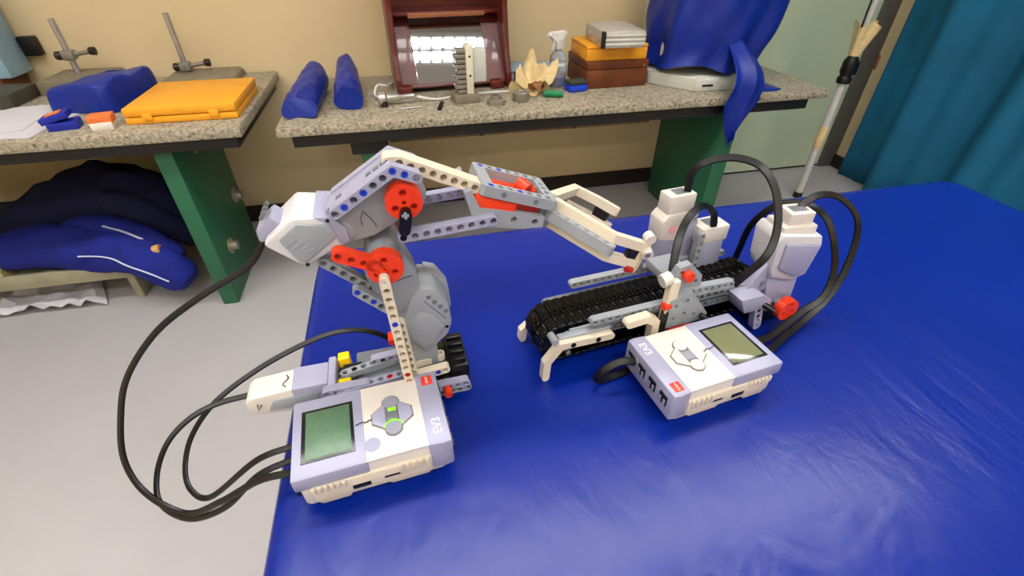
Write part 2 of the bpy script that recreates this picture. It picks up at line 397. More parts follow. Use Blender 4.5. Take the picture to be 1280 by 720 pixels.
def fold_cover(u, v):
    a = 2 * math.pi * u; f = 1 - 0.10 * v ** 2 + 0.06 * (1 - v) * math.sin(5 * a + 1) * 0.6
    x, y = rr(a, 0.112 * f, 0.135 * f, 9)
    return (x + 0.1 * y, y, 0.002 + 0.085 * math.sin(v * math.pi / 2) + 0.008 * vnoise(x * 25, y * 18, 1.0) * v + 0.02 * v * (x / 0.17))
fc = sheet_cover('vinyl_cover', 'folded blue vinyl cover over a boxy tool behind the orange case', fold_cover, 48, 10, 'vinyl_dark', (-1.04, 2.075, BT))
fc.rotation_euler = (0, 0, R(-12))
bp = thing('pocket_box', 'small blue hinged box standing open with orange lining on white papers', 'box', (-1.065, 1.80, BT), 12)
obj('box_base', B(-0.04, 0.04, -0.03, 0.03, 0, 0.024, 0.002), 'box_blue', bp)
ld_ = obj('box_lid', B(-0.04, 0.04, -0.03, 0.03, 0, 0.018, 0.002), 'box_blue', bp, mtx=Matrix.Translation((-0.012, 0.004, 0.028)) @ Matrix.Rotation(R(-14), 4, 'Y'))
obj('lining', B(-0.022, 0.022, -0.018, 0.018, 0.018, 0.021, 0.001), 'orange', ld_)
ob = thing('carton', 'small orange and white carton in front of the folded blue cover', 'box', (-0.945, 1.775, BT), 10)
obj('carton_tray', B(-0.03, 0.03, -0.028, 0.028, 0, 0.022, 0.002), 'white_card', ob)
obj('carton_sleeve', B(-0.033, 0.033, -0.022, 0.030, 0.018, 0.042, 0.003), 'orange', ob)
tag(obj('paper_sheet', B(-0.10, 0.11, -0.15, 0.15, 0, 0.0015), 'paper', mtx=Matrix.Translation((-1.22, 1.88, BT)) @ Matrix.Rotation(R(-8), 4, 'Z')), 'topmost white printed sheet lying on granite near the blue pocket box', 'paper')
tag(obj('paper_sheet', B(-0.10, 0.11, -0.15, 0.15, 0, 0.0012), 'paper', mtx=Matrix.Translation((-1.31, 1.93, BT + 0.0018)) @ Matrix.Rotation(R(6), 4, 'Z')), 'white sheet lying partly over another sheet at granite bench', 'paper')
tag(obj('surface_plate', PR([(-0.22, -0.10), (0.16, -0.10), (0.18, -0.07), (0.18, 0.10), (-0.22, 0.10)], 0, 0.045, 0.004, 'z'), 'dark_plate', loc=(-1.53, 2.15, BT)), 'dark flat measuring plate at the back of the side bench', 'plate')
def gauge_stand(name, label, loc, rz, base, rod_h, clamp_z, rodxy):
    t = thing(name, label, 'stand', loc, rz, 'measuring stands on the side bench')
    hx, hy, hz = base
    obj('base_plate', PR([(-hx, 0), (hx, 0), (hx - 0.004, hz * 0.7), (hx - 0.02, hz), (-hx + 0.01, hz), (-hx, hz * 0.8)], -hy, hy, 0.002), 'plate_grey', t)
    x, y = rodxy
    obj('rod', CY((x, y, hz), (x, y, rod_h), 0.011, seg=16), 'steel', t)
    c = obj('clamp', B(x - 0.022, x + 0.022, y - 0.022, y + 0.02, clamp_z - 0.018, clamp_z + 0.018, 0.008), 'steel_dull', t)
    obj('clamp_knob', lathe(bmesh.new(), [(0, 0), (0.012, 0), (0.016, 0.006), (0.016, 0.018), (0.012, 0.022), (0, 0.022)], 12, Matrix.Translation((x - 0.02, y - 0.01, clamp_z)) @ Matrix.Rotation(R(-90), 4, 'Y')), 'gunmetal', c)
    obj('clamp_arm', tube([(x + 0.015, y, clamp_z), (x + 0.05, y - 0.005, clamp_z + 0.006), (x + 0.085, y - 0.01, clamp_z + 0.012)], 0.008), 'steel_dull', c)
    obj('clamp_knob', lathe(bmesh.new(), [(0, 0), (0.013, 0), (0.015, 0.006), (0.015, 0.02), (0, 0.024)], 12, Matrix.Translation((x + 0.08, y - 0.01, clamp_z + 0.012)) @ Matrix.Rotation(R(90), 4, 'Y')), 'gunmetal', c)
    return t
gauge_stand('gauge_stand', 'steel rod stand with its clamp halfway up the rod', (-1.22, 2.33, BT), 0, (0.12, 0.10, 0.05), 0.24, 0.115, (-0.03, 0.03))
gauge_stand('gauge_stand', 'steel rod stand with its clamp down at the grey base', (-0.79, 2.315, BT), 0, (0.135, 0.12, 0.03), 0.245, 0.05, (-0.075, 0.07))
pb = thing('instrument_housing', 'pale blue instrument housing with dark edge at the end of the side bench', 'machine', (-1.68, 2.36, BT + 0.0))
obj('housing_body', B(-0.22, 0.235, -0.06, 0.09, 0.05, 0.60, 0.01), 'pale_blue', pb)
obj('edge_trim', B(0.235, 0.243, -0.05, -0.03, 0.20, 0.60, 0.002), 'black_plastic', pb)
obj('foot_plate', B(-0.22, 0.20, -0.075, 0.09, 0.0, 0.05, 0.004), 'wood_brown', pb)

# ================================================================ middle bench
mb = thing('workbench', 'granite topped workbench carrying the mirror cabinet and the wooden boxes', 'workbench', (0.68, 2.1, 0), 0, 'granite workbenches')
obj('granite_top', B(-1.125, 1.12, -0.33, 0.355, 0.658, BM, 0.006), 'granite', mb)
obj('frame', B(-1.08, 1.04, -0.315, 0.34, 0.615, 0.658, 0.003), 'bench_black', mb)
leg_panel(mb, -0.86, -0.775, -0.27, 0.2, 0.615)
leg_panel(mb, 0.67, 0.745, -0.29, 0.24, 0.615)
obj('leg_cap', B(-0.89, -0.755, -0.285, 0.2, 0.56, 0.617, 0.004), 'bench_black', mb)
dr = obj('drawer_board', B(-0.75, 0.42, -0.10, 0.3, 0.53, 0.585, 0.003), 'bench_wood', mb)
for x in (-0.37, 0.05): obj('joint', B(x, x + 0.012, -0.104, -0.096, 0.53, 0.6, 0.001), 'bench_black', dr)
obj('under_board', B(-0.76, 0.45, -0.12, 0.3, 0.585, 0.617, 0.002), 'bench_black', mb)

# two elongated blue covers
def dust_cover(name, label, loc, rz, hx, ly, hz, sd):
    def fn(u, v):
        # u around the section, v along the length (front to back)
        a = 2 * math.pi * u; k = 0.6 + 0.4 * math.sin(min(1, v * 5) * math.pi / 2) if v < 0.2 else (1.0 if v < 0.93 else 1.0 - 2.5 * (v - 0.93))
        zz = hz * (0.80 + 0.28 * v) * (0.86 + 0.14 * math.sin(min(1, v * 4) * math.pi / 2))
        x, z = rr(a, hx * (1 - 0.22 * v) * (0.94 + 0.06 * k), zz / 2, 3.2)
        x *= 1 - 0.30 * max(0, z / (zz / 2))
        z = z + zz / 2
        return (x * (1 + 0.05 * vnoise(v * 6, a, sd)), ly * v + 0.012 * math.sin(3 * a + sd) * (1 - v) - 0.03 * (1 - abs(z / zz - 0.3)) * (v < 0.1), max(0.001, z + 0.006 * vnoise(v * 9, a * 2, sd)))
    bm = bmesh.new(); V = grid_surf(bm, fn, 32, 16, closed_u=True)
    bm.faces.new([V[i][0] for i in range(32)]); bm.faces.new([V[i][15] for i in range(32)][::-1])
    o = tag(obj(name, bm, 'vinyl_dark', loc=loc, smooth=55), label, 'cover', 'elongated blue dust covers'); o.rotation_euler = (0, 0, R(rz)); return o
dust_cover('dust_cover', 'longer blue vinyl cover over an instrument at the granite bench end', (-0.365, 1.90, BM), -4, 0.062, 0.36, 0.105, 0.4)
dust_cover('dust_cover', 'blue vinyl cover over an instrument between its twin and the probe', (-0.198, 1.97, BM), 3, 0.055, 0.34, 0.115, 2.2)

# mirror cabinet
mc = thing('mirror_cabinet', 'dark red wooden cabinet holding a tilted mirror on the granite bench', 'cabinet', (0.225, 2.26, BM), 3)
side = [(-0.16, 0), (0.18, 0), (0.18, 0.62), (-0.06, 0.62), (-0.09, 0.45), (-0.085, 0.30), (-0.115, 0.14), (-0.15, 0.06)]
obj('side_panel', PR(side, -0.245, -0.222, 0.004, 'x'), 'wood_red', mc)
obj('side_panel', PR(side, 0.222, 0.245, 0.004, 'x'), 'wood_red', mc)
obj('back_panel', B(-0.222, 0.222, 0.165, 0.18, 0.02, 0.62), 'wood_red', mc)
obj('top_panel', B(-0.245, 0.245, -0.06, 0.18, 0.62, 0.64, 0.003), 'wood_red', mc)
obj('shelf', B(-0.222, 0.222, -0.02, 0.165, 0.268, 0.283, 0.003), 'wood_red', mc)
obj('shelf_edge', B(-0.16, 0.16, -0.032, -0.02, 0.262, 0.280, 0.004), 'wood_edge', mc)
mm = Matrix.Translation((0, -0.125, 0.03)) @ Matrix.Rotation(R(-33.5), 4, 'X')
obj('mirror_board', B(-0.222, 0.222, 0.004, 0.018, -0.01, 0.275, 0, mm), 'wood_red', mc)
mi = obj('mirror_glass', B(-0.155, 0.148, -0.002, 0.003, 0.0, 0.274, 0.0005, mm), 'mirror', mc, smooth=0)
obj('mirror_rail', B(-0.20, 0.20, -0.012, 0.004, -0.016, 0.0, 0.002, mm), 'wood_red', mc)
for x in (-0.212, 0.178): obj('foot_block', B(x - 0.03, x + 0.03, -0.165, -0.12, 0.0, 0.035, 0.008), 'wood_red', mc)

# probe and cable
pr_ = thing('probe', 'chrome hand probe with a white lead in front of the mirror cabinet', 'probe', (-0.05, 1.97, BM), 8)
obj('probe_head', lathe(bmesh.new(), [(0, -0.02), (0.022, -0.02), (0.026, -0.012), (0.026, 0.006), (0.016, 0.014), (0.014, 0.06), (0.010, 0.065), (0.010, 0.12), (0, 0.122)], 18, Matrix.Translation((-0.02, 0, 0.027)) @ Matrix.Rotation(R(90), 4, 'Y')), 'steel', pr_)
obj('probe_foot', CY((-0.02, -0.02, 0.0), (-0.02, -0.012, 0.03), 0.012, seg=12), 'gunmetal', pr_)
tag(obj('white_lead', tube([(0.06, 1.985, BM + 0.022), (0.14, 1.99, BM + 0.006), (0.25, 2.03, BM + 0.006), (0.42, 2.04, BM + 0.006), (0.50, 2.02, BM + 0.006)], 0.005), 'white_plastic'), 'thin white lead running from the probe along the granite', 'cable')
tag(obj('white_lead', tube([(-0.09, 2.05, BM + 0.006), (-0.105, 2.10, BM + 0.012), (-0.09, 2.16, BM + 0.03), (-0.05, 2.18, BM + 0.02), (-0.03, 2.28, BM + 0.006)], 0.005), 'white_plastic'), 'thin white lead looping beside the mirror cabinet', 'cable')
tag(obj('steel_strip', B(-0.008, 0.008, -0.05, 0.05, 0, 0.008, 0.002), 'gunmetal', mtx=Matrix.Translation((0.145, 1.905, BM)) @ Matrix.Rotation(R(-12), 4, 'Z')), 'short dark steel strip lying beside the stepped gauge block', 'strip')
tag(obj('steel_pin', CY((-0.03, 0, 0.004), (0.05, 0.012, 0.004), 0.004, seg=8), 'steel', loc=(0.02, 1.90, BM)), 'thin steel pin lying in front of the probe', 'pin')

# stepped gauge block
gb = thing('gauge_block_stand', 'cream upright stand with a column of stepped steel blocks', 'gauge', (0.25, 1.965, BM), 6)
obj('base_block', B(-0.05, 0.05, -0.045, 0.045, 0, 0.032, 0.003), 'plate_grey', gb)
pl = obj('upright_plate', B(0.004, 0.032, -0.03, 0.02, 0.032, 0.205, 0.003), 'cream_paint', gb)
for z in (0.10, 0.168): obj('screw', CY((0.018, -0.0305, z), (0.018, -0.033, z), 0.004, seg=10), 'black_plastic', pl)
obj('back_box', B(0.032, 0.088, -0.012, 0.03, 0.070, 0.188, 0.003), 'machine_white', gb)
for k in range(9):
    z = 0.034 + k * 0.0182
    obj('step_block', B(-0.030 - (0.010 if k % 2 else 0.0), 0.004, -0.026, 0.016, z, z + 0.0140, 0.002), 'steel_dull', gb)

def ring_gauge(label, loc, prof, m):
    return tag(obj('ring_gauge', lathe(bmesh.new(), prof, 24), m, loc=loc), label, 'gauge', 'small steel gauges')
ring_gauge('low flanged steel ring gauge on the granite next to the stepped stand', (0.362, 1.895, BM), [(0.014, 0.004), (0.014, 0.034), (0.02, 0.034), (0.022, 0.02), (0.035, 0.016), (0.037, 0.0), (0.014, 0.0), (0.014, 0.004)], 'steel_dull')
ring_gauge('plain steel cylinder gauge on the granite next to the crumpled rag', (0.468, 1.915, BM), [(0, 0.0), (0.032, 0.0), (0.034, 0.004), (0.033, 0.034), (0.030, 0.037), (0.02, 0.037), (0.018, 0.033), (0, 0.033)], 'steel_dull')

# crumpled rag
def rag(u, v):
    a = 2 * math.pi * u; r = (0.01 + 0.068 * v) * (1 + 0.22 * math.sin(4 * a + 0.5) * v + 0.16 * math.sin(7 * a + 2) * v)
    return (r * 1.1 * math.cos(a), r * 0.75 * math.sin(a), 0.035 + 0.052 * v * math.sin(a + 0.2) + 0.026 * math.sin(5 * a + 1) * v + 0.022 * math.sin(9 * a + 7 * v) * v + 0.03 * v * v)
rg = thing('rag', 'crumpled cream paper rag leaning by the spray bottle', 'rag', (0.545, 2.02, BM), 0)
bm = bmesh.new(); grid_surf(bm, rag, 56, 9, closed_u=True)
for v in bm.verts: v.co.z = max(0.002, v.co.z)
obj('rag_sheet', bm, 'rag', rg, smooth=25)
bm = bmesh.new(); grid_surf(bm, lambda u, v: (0.035 * v * math.cos(2 * math.pi * u) + 0.005, 0.026 * v * math.sin(2 * math.pi * u) - 0.035, max(0.002, 0.036 + 0.014 * math.sin(14 * u + 6 * v))), 24, 5, closed_u=True)
obj('rag_fold', bm, 'rag_brown', rg, smooth=25)
fo_ = thing('folder', 'pale blue folder lying behind the spray bottle and the rag', 'folder', (0.60, 2.32, BM), -6)
obj('folder_cover', PR([(-0.11, -0.08), (0.12, -0.08), (0.14, 0.10), (-0.07, 0.10)], 0.030, 0.036, 0.002, 'z'), 'pale_blue', fo_)
obj('folder_pages', PR([(-0.10, -0.072), (0.112, -0.072), (0.132, 0.09), (-0.062, 0.09)], 0.0, 0.030, 0.002, 'z'), 'paper', fo_)
tag(obj('eyeglass_case', B(-0.045, 0.045, -0.02, 0.02, 0, 0.055, 0.012), 'black_plastic', mtx=Matrix.Translation((0.545, 2.165, BM + 0.0)) @ Matrix.Rotation(R(-25), 4, 'Z')), 'small black case behind the crumpled rag', 'case')
tag(obj('green_marker', CY((-0.035, 0.012, 0.014), (0.035, -0.02, 0.014), 0.014, 0.012, seg=14), 'green_plastic', loc=(0.61, 1.935, BM)), 'short green plastic tube on granite by the rag', 'tube')
# spray bottle
sb = thing('spray_bottle', 'clear spray bottle with blue liquid and white trigger head', 'spray bottle', (0.675, 2.10, BM), 200)
obj('bottle', lathe(bmesh.new(), [(0, 0.002), (0.034, 0.002), (0.037, 0.008), (0.037, 0.10), (0.034, 0.12), (0.022, 0.135), (0.014, 0.142), (0.014, 0.152), (0.0, 0.152)], 24), 'clear', sb)
obj('liquid', lathe(bmesh.new(), [(0, 0.004), (0.0335, 0.004), (0.035, 0.01), (0.035, 0.04), (0, 0.04)], 24), 'liquid', sb)
obj('label_band', lathe(bmesh.new(), [(0.0375, 0.086), (0.0378, 0.086), (0.0378, 0.098), (0.0375, 0.098)], 24), 'white_plastic', sb)
hd = obj('trigger_head', PR([(-0.02, 0.148), (0.018, 0.148), (0.018, 0.175), (0.045, 0.195), (0.045, 0.215), (-0.03, 0.215), (-0.034, 0.205), (-0.022, 0.19)], -0.013, 0.013, 0.003), 'white_plastic', sb)
obj('trigger', PR([(0.022, 0.19), (0.034, 0.19), (0.030, 0.165), (0.036, 0.148), (0.028, 0.147), (0.022, 0.165)], -0.007, 0.007, 0.002), 'white_plastic', hd)
obj('nozzle', CY((0.045, 0, 0.205), (0.056, 0, 0.205), 0.010, 0.009, seg=12), 'white_plastic', hd)
sp = thing('sponge', 'blue scouring sponge with dark top beside the wooden box', 'sponge', (0.732, 2.01, BM), 10)
obj('sponge_body', B(-0.043, 0.043, -0.03, 0.03, 0.0, 0.028, 0.008), 'sponge_blue', sp)
obj('scouring_pad', B(-0.043, 0.043, -0.03, 0.03, 0.028, 0.044, 0.007), 'sponge_dark', sp)
# stacked boxes
wb = thing('wooden_box', 'dark brown wooden box underneath the amber box', 'box', (0.915, 2.135, BM), 1)
obj('box_body', B(-0.14, 0.14, -0.12, 0.12, 0, 0.075, 0.003), 'wood_brown', wb)
obj('box_lid', B(-0.141, 0.141, -0.121, 0.121, 0.077, 0.108, 0.003), 'wood_brown', wb)
obj('lid_pin', CY((0.118, -0.1215, 0.085), (0.118, -0.124, 0.085), 0.003, seg=8), 'steel', wb)
ab = thing('wooden_box', 'amber yellow box between the brown wooden box and silver case', 'box', (0.915, 2.14, BM + 0.108), -1)
obj('box_body', B(-0.135, 0.135, -0.11, 0.11, 0, 0.045, 0.003), 'yellow_case', ab)
obj('box_lid', B(-0.136, 0.136, -0.111, 0.111, 0.046, 0.058, 0.003), 'yellow_case', ab)
sc = thing('aluminium_case', 'ribbed silver aluminium case on top of the amber box', 'case', (0.912, 2.085, BM + 0.166), -4)
obj('case_shell', B(-0.09, 0.09, -0.125, 0.125, 0, 0.062, 0.006), 'alu', sc)
for k in range(3): obj('rib', B(-0.075, 0.089, -0.129, -0.123, 0.010 + k * 0.016, 0.018 + k * 0.016, 0.002), 'machine_white', sc)
obj('corner_cap', B(-0.092, -0.076, -0.130, -0.11, 0.0, 0.062, 0.004), 'gunmetal', sc)
obj('latch', CY((-0.0905, -0.065, 0.030), (-0.094, -0.065, 0.030), 0.014, seg=16), 'steel', sc)
obj('latch', CY((-0.0905, 0.06, 0.030), (-0.094, 0.06, 0.030), 0.014, seg=16), 'steel', sc)

# machine under its blue cover
mh = thing('bench_machine', 'white and grey machine base showing beneath the blue cover', 'machine', (1.27, 2.10, BM))
obj('machine_base', PR([(-0.05, -0.235), (0.16, -0.235), (0.22, -0.18), (0.22, 0.25), (-0.19, 0.25), (-0.19, -0.05)], 0, 0.055, 0.006, 'z'), 'machine_white', mh)
obj('base_slot', B(-0.03, 0.02, -0.2365, -0.233, 0.022, 0.030), 'gunmetal', mh)
obj('machine_column', B(-0.14, 0.16, -0.08, 0.18, 0.055, 0.45, 0.02), 'machine_white', mh)
def cover(u, v):
    a = 2 * math.pi * u; c, s_ = math.cos(a), math.sin(a)
    z = 0.075 + (0.58 - 0.075) * v
    low = 1 - v
    hx, hy = 0.255 + 0.01 * v, 0.235 - 0.02 * v
    x, y = rr(a, hx, hy, 2.6)
    f = 1 + (0.045 * math.sin(7 * a + 3 * v) + 0.03 * math.sin(11 * a - 4 * v)) * (0.4 + low)
    x, y = x * f, y * f
    # waist near the lower edge, drooping toward the right front
    tuck = math.exp(-((z - 0.12) / 0.07) ** 2)
    x *= 1 - 0.10 * tuck; y *= 1 - 0.06 * tuck
    z += low ** 3 * (0.012 * math.sin(3 * a + 1.2) + 0.008 * math.sin(5 * a)) - 0.012 * low ** 2 * c
    x += 0.10 * v + 0.035
    return (x, y, max(0.058, z) if v < 0.2 else z)
mcv = thing('machine_cover', 'large draped blue vinyl cover over the bench machine with hanging corner', 'cover', (1.295, 2.10, BM))
bm = bmesh.new(); V = grid_surf(bm, cover, 72, 22, closed_u=True); bm.faces.new([V[i][21] for i in range(72)])
obj('cover_skirt', bm, 'vinyl_dark', mcv, smooth=60)
def flap(u, v):   # u across, v down
    w = 0.040 + 0.042 * math.sin(min(1.0, v * 1.5) * math.pi / 2) - 0.075 * max(0, v - 0.55) / 0.45
    x = 0.065 - 0.01 * v + (u - 0.5) * 2 * w * (1.0 if v < 0.9 else 0.8) + 0.012 * math.sin(6 * v)
    y = -0.225 - 0.165 * math.sin(min(1, v * 2.4) * math.pi / 2) + 0.05 * abs(math.sin(u * math.pi * 1.5 + 0.4)) * (0.4 + v) * 0.8
    y = min(y, -0.36) if v > 0.42 else y
    z = 0.185 - 0.365 * v + 0.02 * (1 - v) * math.sin(u * math.pi) - (0.02 * math.sin(u * 9) if v > 0.9 else 0)
    return (x, y, z)
bm = bmesh.new(); grid_surf(bm, flap, 18, 22)
fo = obj('hanging_corner', bm, 'vinyl_dark', mcv, smooth=60)
so = fo.modifiers.new('thick', 'SOLIDIFY'); so.thickness = 0.003
bm = bmesh.new(); grid_surf(bm, lambda u, v: (0.13 + 0.16 * u, -0.29 + 0.13 * v, 0.004 + 0.05 * (1 - u) * v + 0.012 * math.sin(7 * u) * (1 - v) ** 2 * 0.3), 8, 6)
fo = obj('cover_corner', bm, 'vinyl_dark', mcv, smooth=60); so = fo.modifiers.new('thick', 'SOLIDIFY'); so.thickness = 0.003

# pole and curtain at the right
po = thing('telescopic_pole', 'white telescopic pole with black clamp and cloth tied near the top', 'pole', (2.17, 2.08, 0))
obj('rubber_foot', CY((0, 0, 0), (0, 0, 0.03), 0.026, 0.022, seg=14), 'black_plastic', po)
obj('lower_tube', CY((0, 0, 0.03), (0, 0, 0.66), 0.019, seg=16), 'tube_white', po)
obj('upper_tube', CY((0, 0, 0.66), (0, 0, 1.9), 0.013, seg=14), 'tube_white', po)
obj('tape_wrap', lathe(bmesh.new(), [(0.0195, 0.285), (0.022, 0.29), (0.022, 0.405), (0.0195, 0.41)], 16), 'rag', po)
ck = obj('clamp_collar', lathe(bmesh.new(), [(0.014, 0.625), (0.032, 0.625), (0.034, 0.645), (0.026, 0.66), (0.034, 0.675), (0.034, 0.725), (0.020, 0.75), (0.013, 0.75)], 18), 'black_plastic', po)
obj('clamp_lever', B(0.02, 0.05, -0.01, 0.01, 0.66, 0.72, 0.005), 'black_plastic', ck)
def cl(u, v):
    a = 2 * math.pi * u; r = 0.024 + 0.026 * v + 0.010 * math.sin(4 * a) * v
    return (r * math.cos(a) + 0.012 * v, r * math.sin(a), 0.75 + 0.135 * v + 0.012 * math.sin(3 * a + 1) * v)
bm = bmesh.new(); grid_surf(bm, cl, 28, 8, closed_u=True)
obj('tied_cloth', bm, 'rag', po)
obj('cord', tube([(-0.02, 0, 0.86), (-0.024, 0.0, 1.0), (-0.02, 0, 1.3), (-0.016, 0, 1.7)], 0.004), 'black_plastic', po)

def curtain(u, v):
    y = 2.275 - 2.0 * u; w = u * 30
    fl = min(1, 0.35 + u * 9) * (0.046 * math.sin(w) + 0.02 * math.sin(w * 2.3 + 1)) - 0.02 * min(1, u * 9) + 0.012 * math.sin(w * 0.6 + 4 * v)
    flare = 1 + 0.5 * (1 - v) * 0.3
    return (2.638 + fl * flare - 0.01 * (1 - v), y + 0.02 * math.sin(3 * v + w * 0.3) + (0.02 * (1 - v) if u < 0.02 else 0), 0.004 + 2.45 * v)
bm = bmesh.new(); grid_surf(bm, curtain, 150, 16)
cu = obj('curtain', bm, 'curtain', smooth=80); tag(cu, 'teal blue curtain hanging in folds along the cream wall', 'curtain')
so = cu.modifiers.new('thick', 'SOLIDIFY'); so.thickness = 0.004
cr = thing('curtain_rail', 'plain steel rail carrying the teal curtain', 'rail', (2.638, 1.3, 2.47))
obj('rail_tube', CY((0, -1.1, 0), (0, 1.1, 0), 0.012, seg=12), 'steel', cr)
for y in (-1.0, 1.0): obj('rail_bracket', CY((0, y, 0), (0.062, y, 0), 0.008, seg=10), 'steel', cr)

# ================================================================ the blue table
tb = thing('work_table', 'table hidden under the blue vinyl cloth', 'table', (0.38, 0.17, 0), 0)
obj('table_top', B(-0.50, 0.50, -0.62, 0.39, TT - 0.034, TT - 0.004, 0.004), 'bench_wood', tb)
for x in (-0.46, 0.40):
    for y in (-0.58, 0.27): obj('leg', B(x, x + 0.05, y, y + 0.05, 0, TT - 0.034, 0.003), 'bench_green', tb)
def rrect(x0, x1, y0, y1, r, n=10, straight=24):
    pts = []
    for cx, cy, a0 in ((x1 - r, y1 - r, 0), (x0 + r, y1 - r, 90), (x0 + r, y0 + r, 180), (x1 - r, y0 + r, 270)):
        for k in range(n + 1): pts.append((cx + r * math.cos(R(a0 + 90 * k / n)), cy + r * math.sin(R(a0 + 90 * k / n))))
    out = []
    for i in range(len(pts)):
        a, c = pts[i], pts[(i + 1) % len(pts)]; d = math.dist(a, c)
        m = max(1, int(d / 0.03))
        for k in range(m): out.append((a[0] + (c[0] - a[0]) * k / m, a[1] + (c[1] - a[1]) * k / m))
    return out
ol = rrect(-0.133, 0.908, -0.48, 0.577, 0.03)
def skew(x, y): return (x, y)
bm = bmesh.new(); N = len(ol); cx, cy = 0.3875, 0.0485; rings = []
per = [0.0]
for i in range(1, N): per.append(per[-1] + math.dist(ol[i - 1], ol[i]))
def ring(f):
    r_ = []
    for i, (x, y) in enumerate(ol):
        r_.append(bm.verts.new(f(x, y, per[i])))
    return r_
def out(x, y, d):
    nx, ny = x - cx, y - cy; nx = (1 if nx > 0 else -1) * max(0, abs(nx) - 0.46); ny = (1 if ny > 0 else -1) * max(0, abs(ny) - 0.46); l = math.hypot(nx, ny) or 1
    return x + nx / l * d, y + ny / l * d
for d, dz in ((-0.02, 0.0), (-0.008, -0.0008), (0.0, -0.004), (0.004, -0.010), (0.006, -0.02)):
    rings.append(ring(lambda x, y, p, d=d, dz=dz: (*skew(*out(x, y, d)), TT + dz)))
for k in range(1, 11):
    t = k / 10
    rings.append(ring(lambda x, y, p, t=t: (*skew(*out(x, y, 0.006 + 0.012 * t + t * 0.028 * math.sin(p * 21) + 0.012 * t * math.sin(p * 47 + 1))), TT - 0.02 - 0.48 * t + 0.01 * t * math.sin(p * 9))))
for a, c in zip(rings[:-1], rings[1:]):
    for i in range(N): bm.faces.new((a[i], a[(i + 1) % N], c[(i + 1) % N], c[i]))
bm.faces.new(rings[0])
tc_ = obj('table_cloth', bm, 'vinyl', smooth=50); tag(tc_, 'glossy royal blue vinyl cloth spread over the table under both robots', 'tablecloth')

# ================================================================ construction-toy helpers (units: millimetres under roots scaled 0.001)
def mm_root(name, label, cat, loc, rz):
    t = thing(name, label, cat, loc, rz); t.scale = (0.001,) * 3; return t
def plate(outline, holes, t0, t1, N=12):
    """flat plate in the local xy plane with real through holes, extruded from z=t0 to z=t1"""
    bm = bmesh.new(); es = []
    def loop(pts):
        vs = [bm.verts.new((x, y, t0)) for x, y in pts]
        for i in range(len(vs)): es.append(bm.edges.new((vs[i], vs[(i + 1) % len(vs)])))
    loop(outline)
    for hx, hy, hr in holes: loop([(hx + hr * math.cos(2 * math.pi * k / N), hy + hr * math.sin(2 * math.pi * k / N)) for k in range(N)])
    bmesh.ops.triangle_fill(bm, use_beauty=True, use_dissolve=False, edges=es)
    r = bmesh.ops.extrude_face_region(bm, geom=bm.faces[:])
    bmesh.ops.translate(bm, vec=(0, 0, t1 - t0), verts=[v for v in r['geom'] if isinstance(v, bmesh.types.BMVert)])
    return bm
def bar_outline(pts, w, n=6):
    P = [Vector(p) for p in pts]; h = w / 2; L_, R_ = [], []
    for i, p in enumerate(P):
        if 0 < i < len(P) - 1:
            d0 = (P[i] - P[i - 1]).normalized(); d1 = (P[i + 1] - P[i]).normalized(); n0 = Vector((-d0.y, d0.x)); n1 = Vector((-d1.y, d1.x))
            m = (n0 + n1).normalized(); k = h / max(0.5, m.dot(n0)); L_.append(p + m * k); R_.append(p - m * k)
    out_ = []
    d = (P[1] - P[0]).normalized(); a0 = math.atan2(d.y, d.x)
    for k in range(n + 1): a = a0 + math.pi / 2 + math.pi * k / n; out_.append((P[0].x + h * math.cos(a), P[0].y + h * math.sin(a)))
    out_ += [(p.x, p.y) for p in R_]
    d = (P[-1] - P[-2]).normalized(); a0 = math.atan2(d.y, d.x)
    for k in range(n + 1): a = a0 - math.pi / 2 + math.pi * k / n; out_.append((P[-1].x + h * math.cos(a), P[-1].y + h * math.sin(a)))
    out_ += [(p.x, p.y) for p in L_[::-1]]
    return out_
def hole_pts(pts):
    H = [Vector(pts[0])]
    for a, c in zip(pts[:-1], pts[1:]):
        a, c = Vector(a), Vector(c); m = max(1, round((c - a).length / 8))
        for k in range(1, m + 1): H.append(a + (c - a) * k / m)
    return H
PIN = {}
def pin_mesh(m):
    if m not in PIN:
        bm = lathe(bmesh.new(), [(0, 2.2), (1.1, 2.2), (1.1, 3.45), (2.55, 3.45), (2.55, -3.45), (1.1, -3.45), (1.1, -2.2), (0, -2.2)], 12)
        me = bpy.data.meshes.new('pin'); bmesh.ops.recalc_face_normals(bm, faces=bm.faces[:]); bm.to_mesh(me); bm.free(); me.materials.append(MATS[m]); PIN[m] = me
    return PIN[m]
def VP(n):   # vertical-plane placement: plate x -> x, plate y -> z, plate z -> -y, at depth y = n
    return Matrix(((1, 0, 0, 0), (0, 0, -1, n), (0, 1, 0, 0), (0, 0, 0, 1)))
def HP(z): return Matrix.Translation((0, 0, z))
def gbeam(parent, pts, M, m, pins={}, w=7.4, t=7.4, name='beam', holes=True):
    H = hole_pts(pts); hs = [(p.x, p.y, 2.55) for p in H] if holes else []
    o = obj(name, plate(bar_outline(pts, w), hs, -t / 2, t / 2), m, parent, mtx=M, smooth=30)
    if parent.parent is None:
        for i, pm in pins.items():
            if i < len(H): obj('pin', None, None, o, mesh=pin_mesh(pm), loc=(H[i].x, H[i].y, 0))
    return o
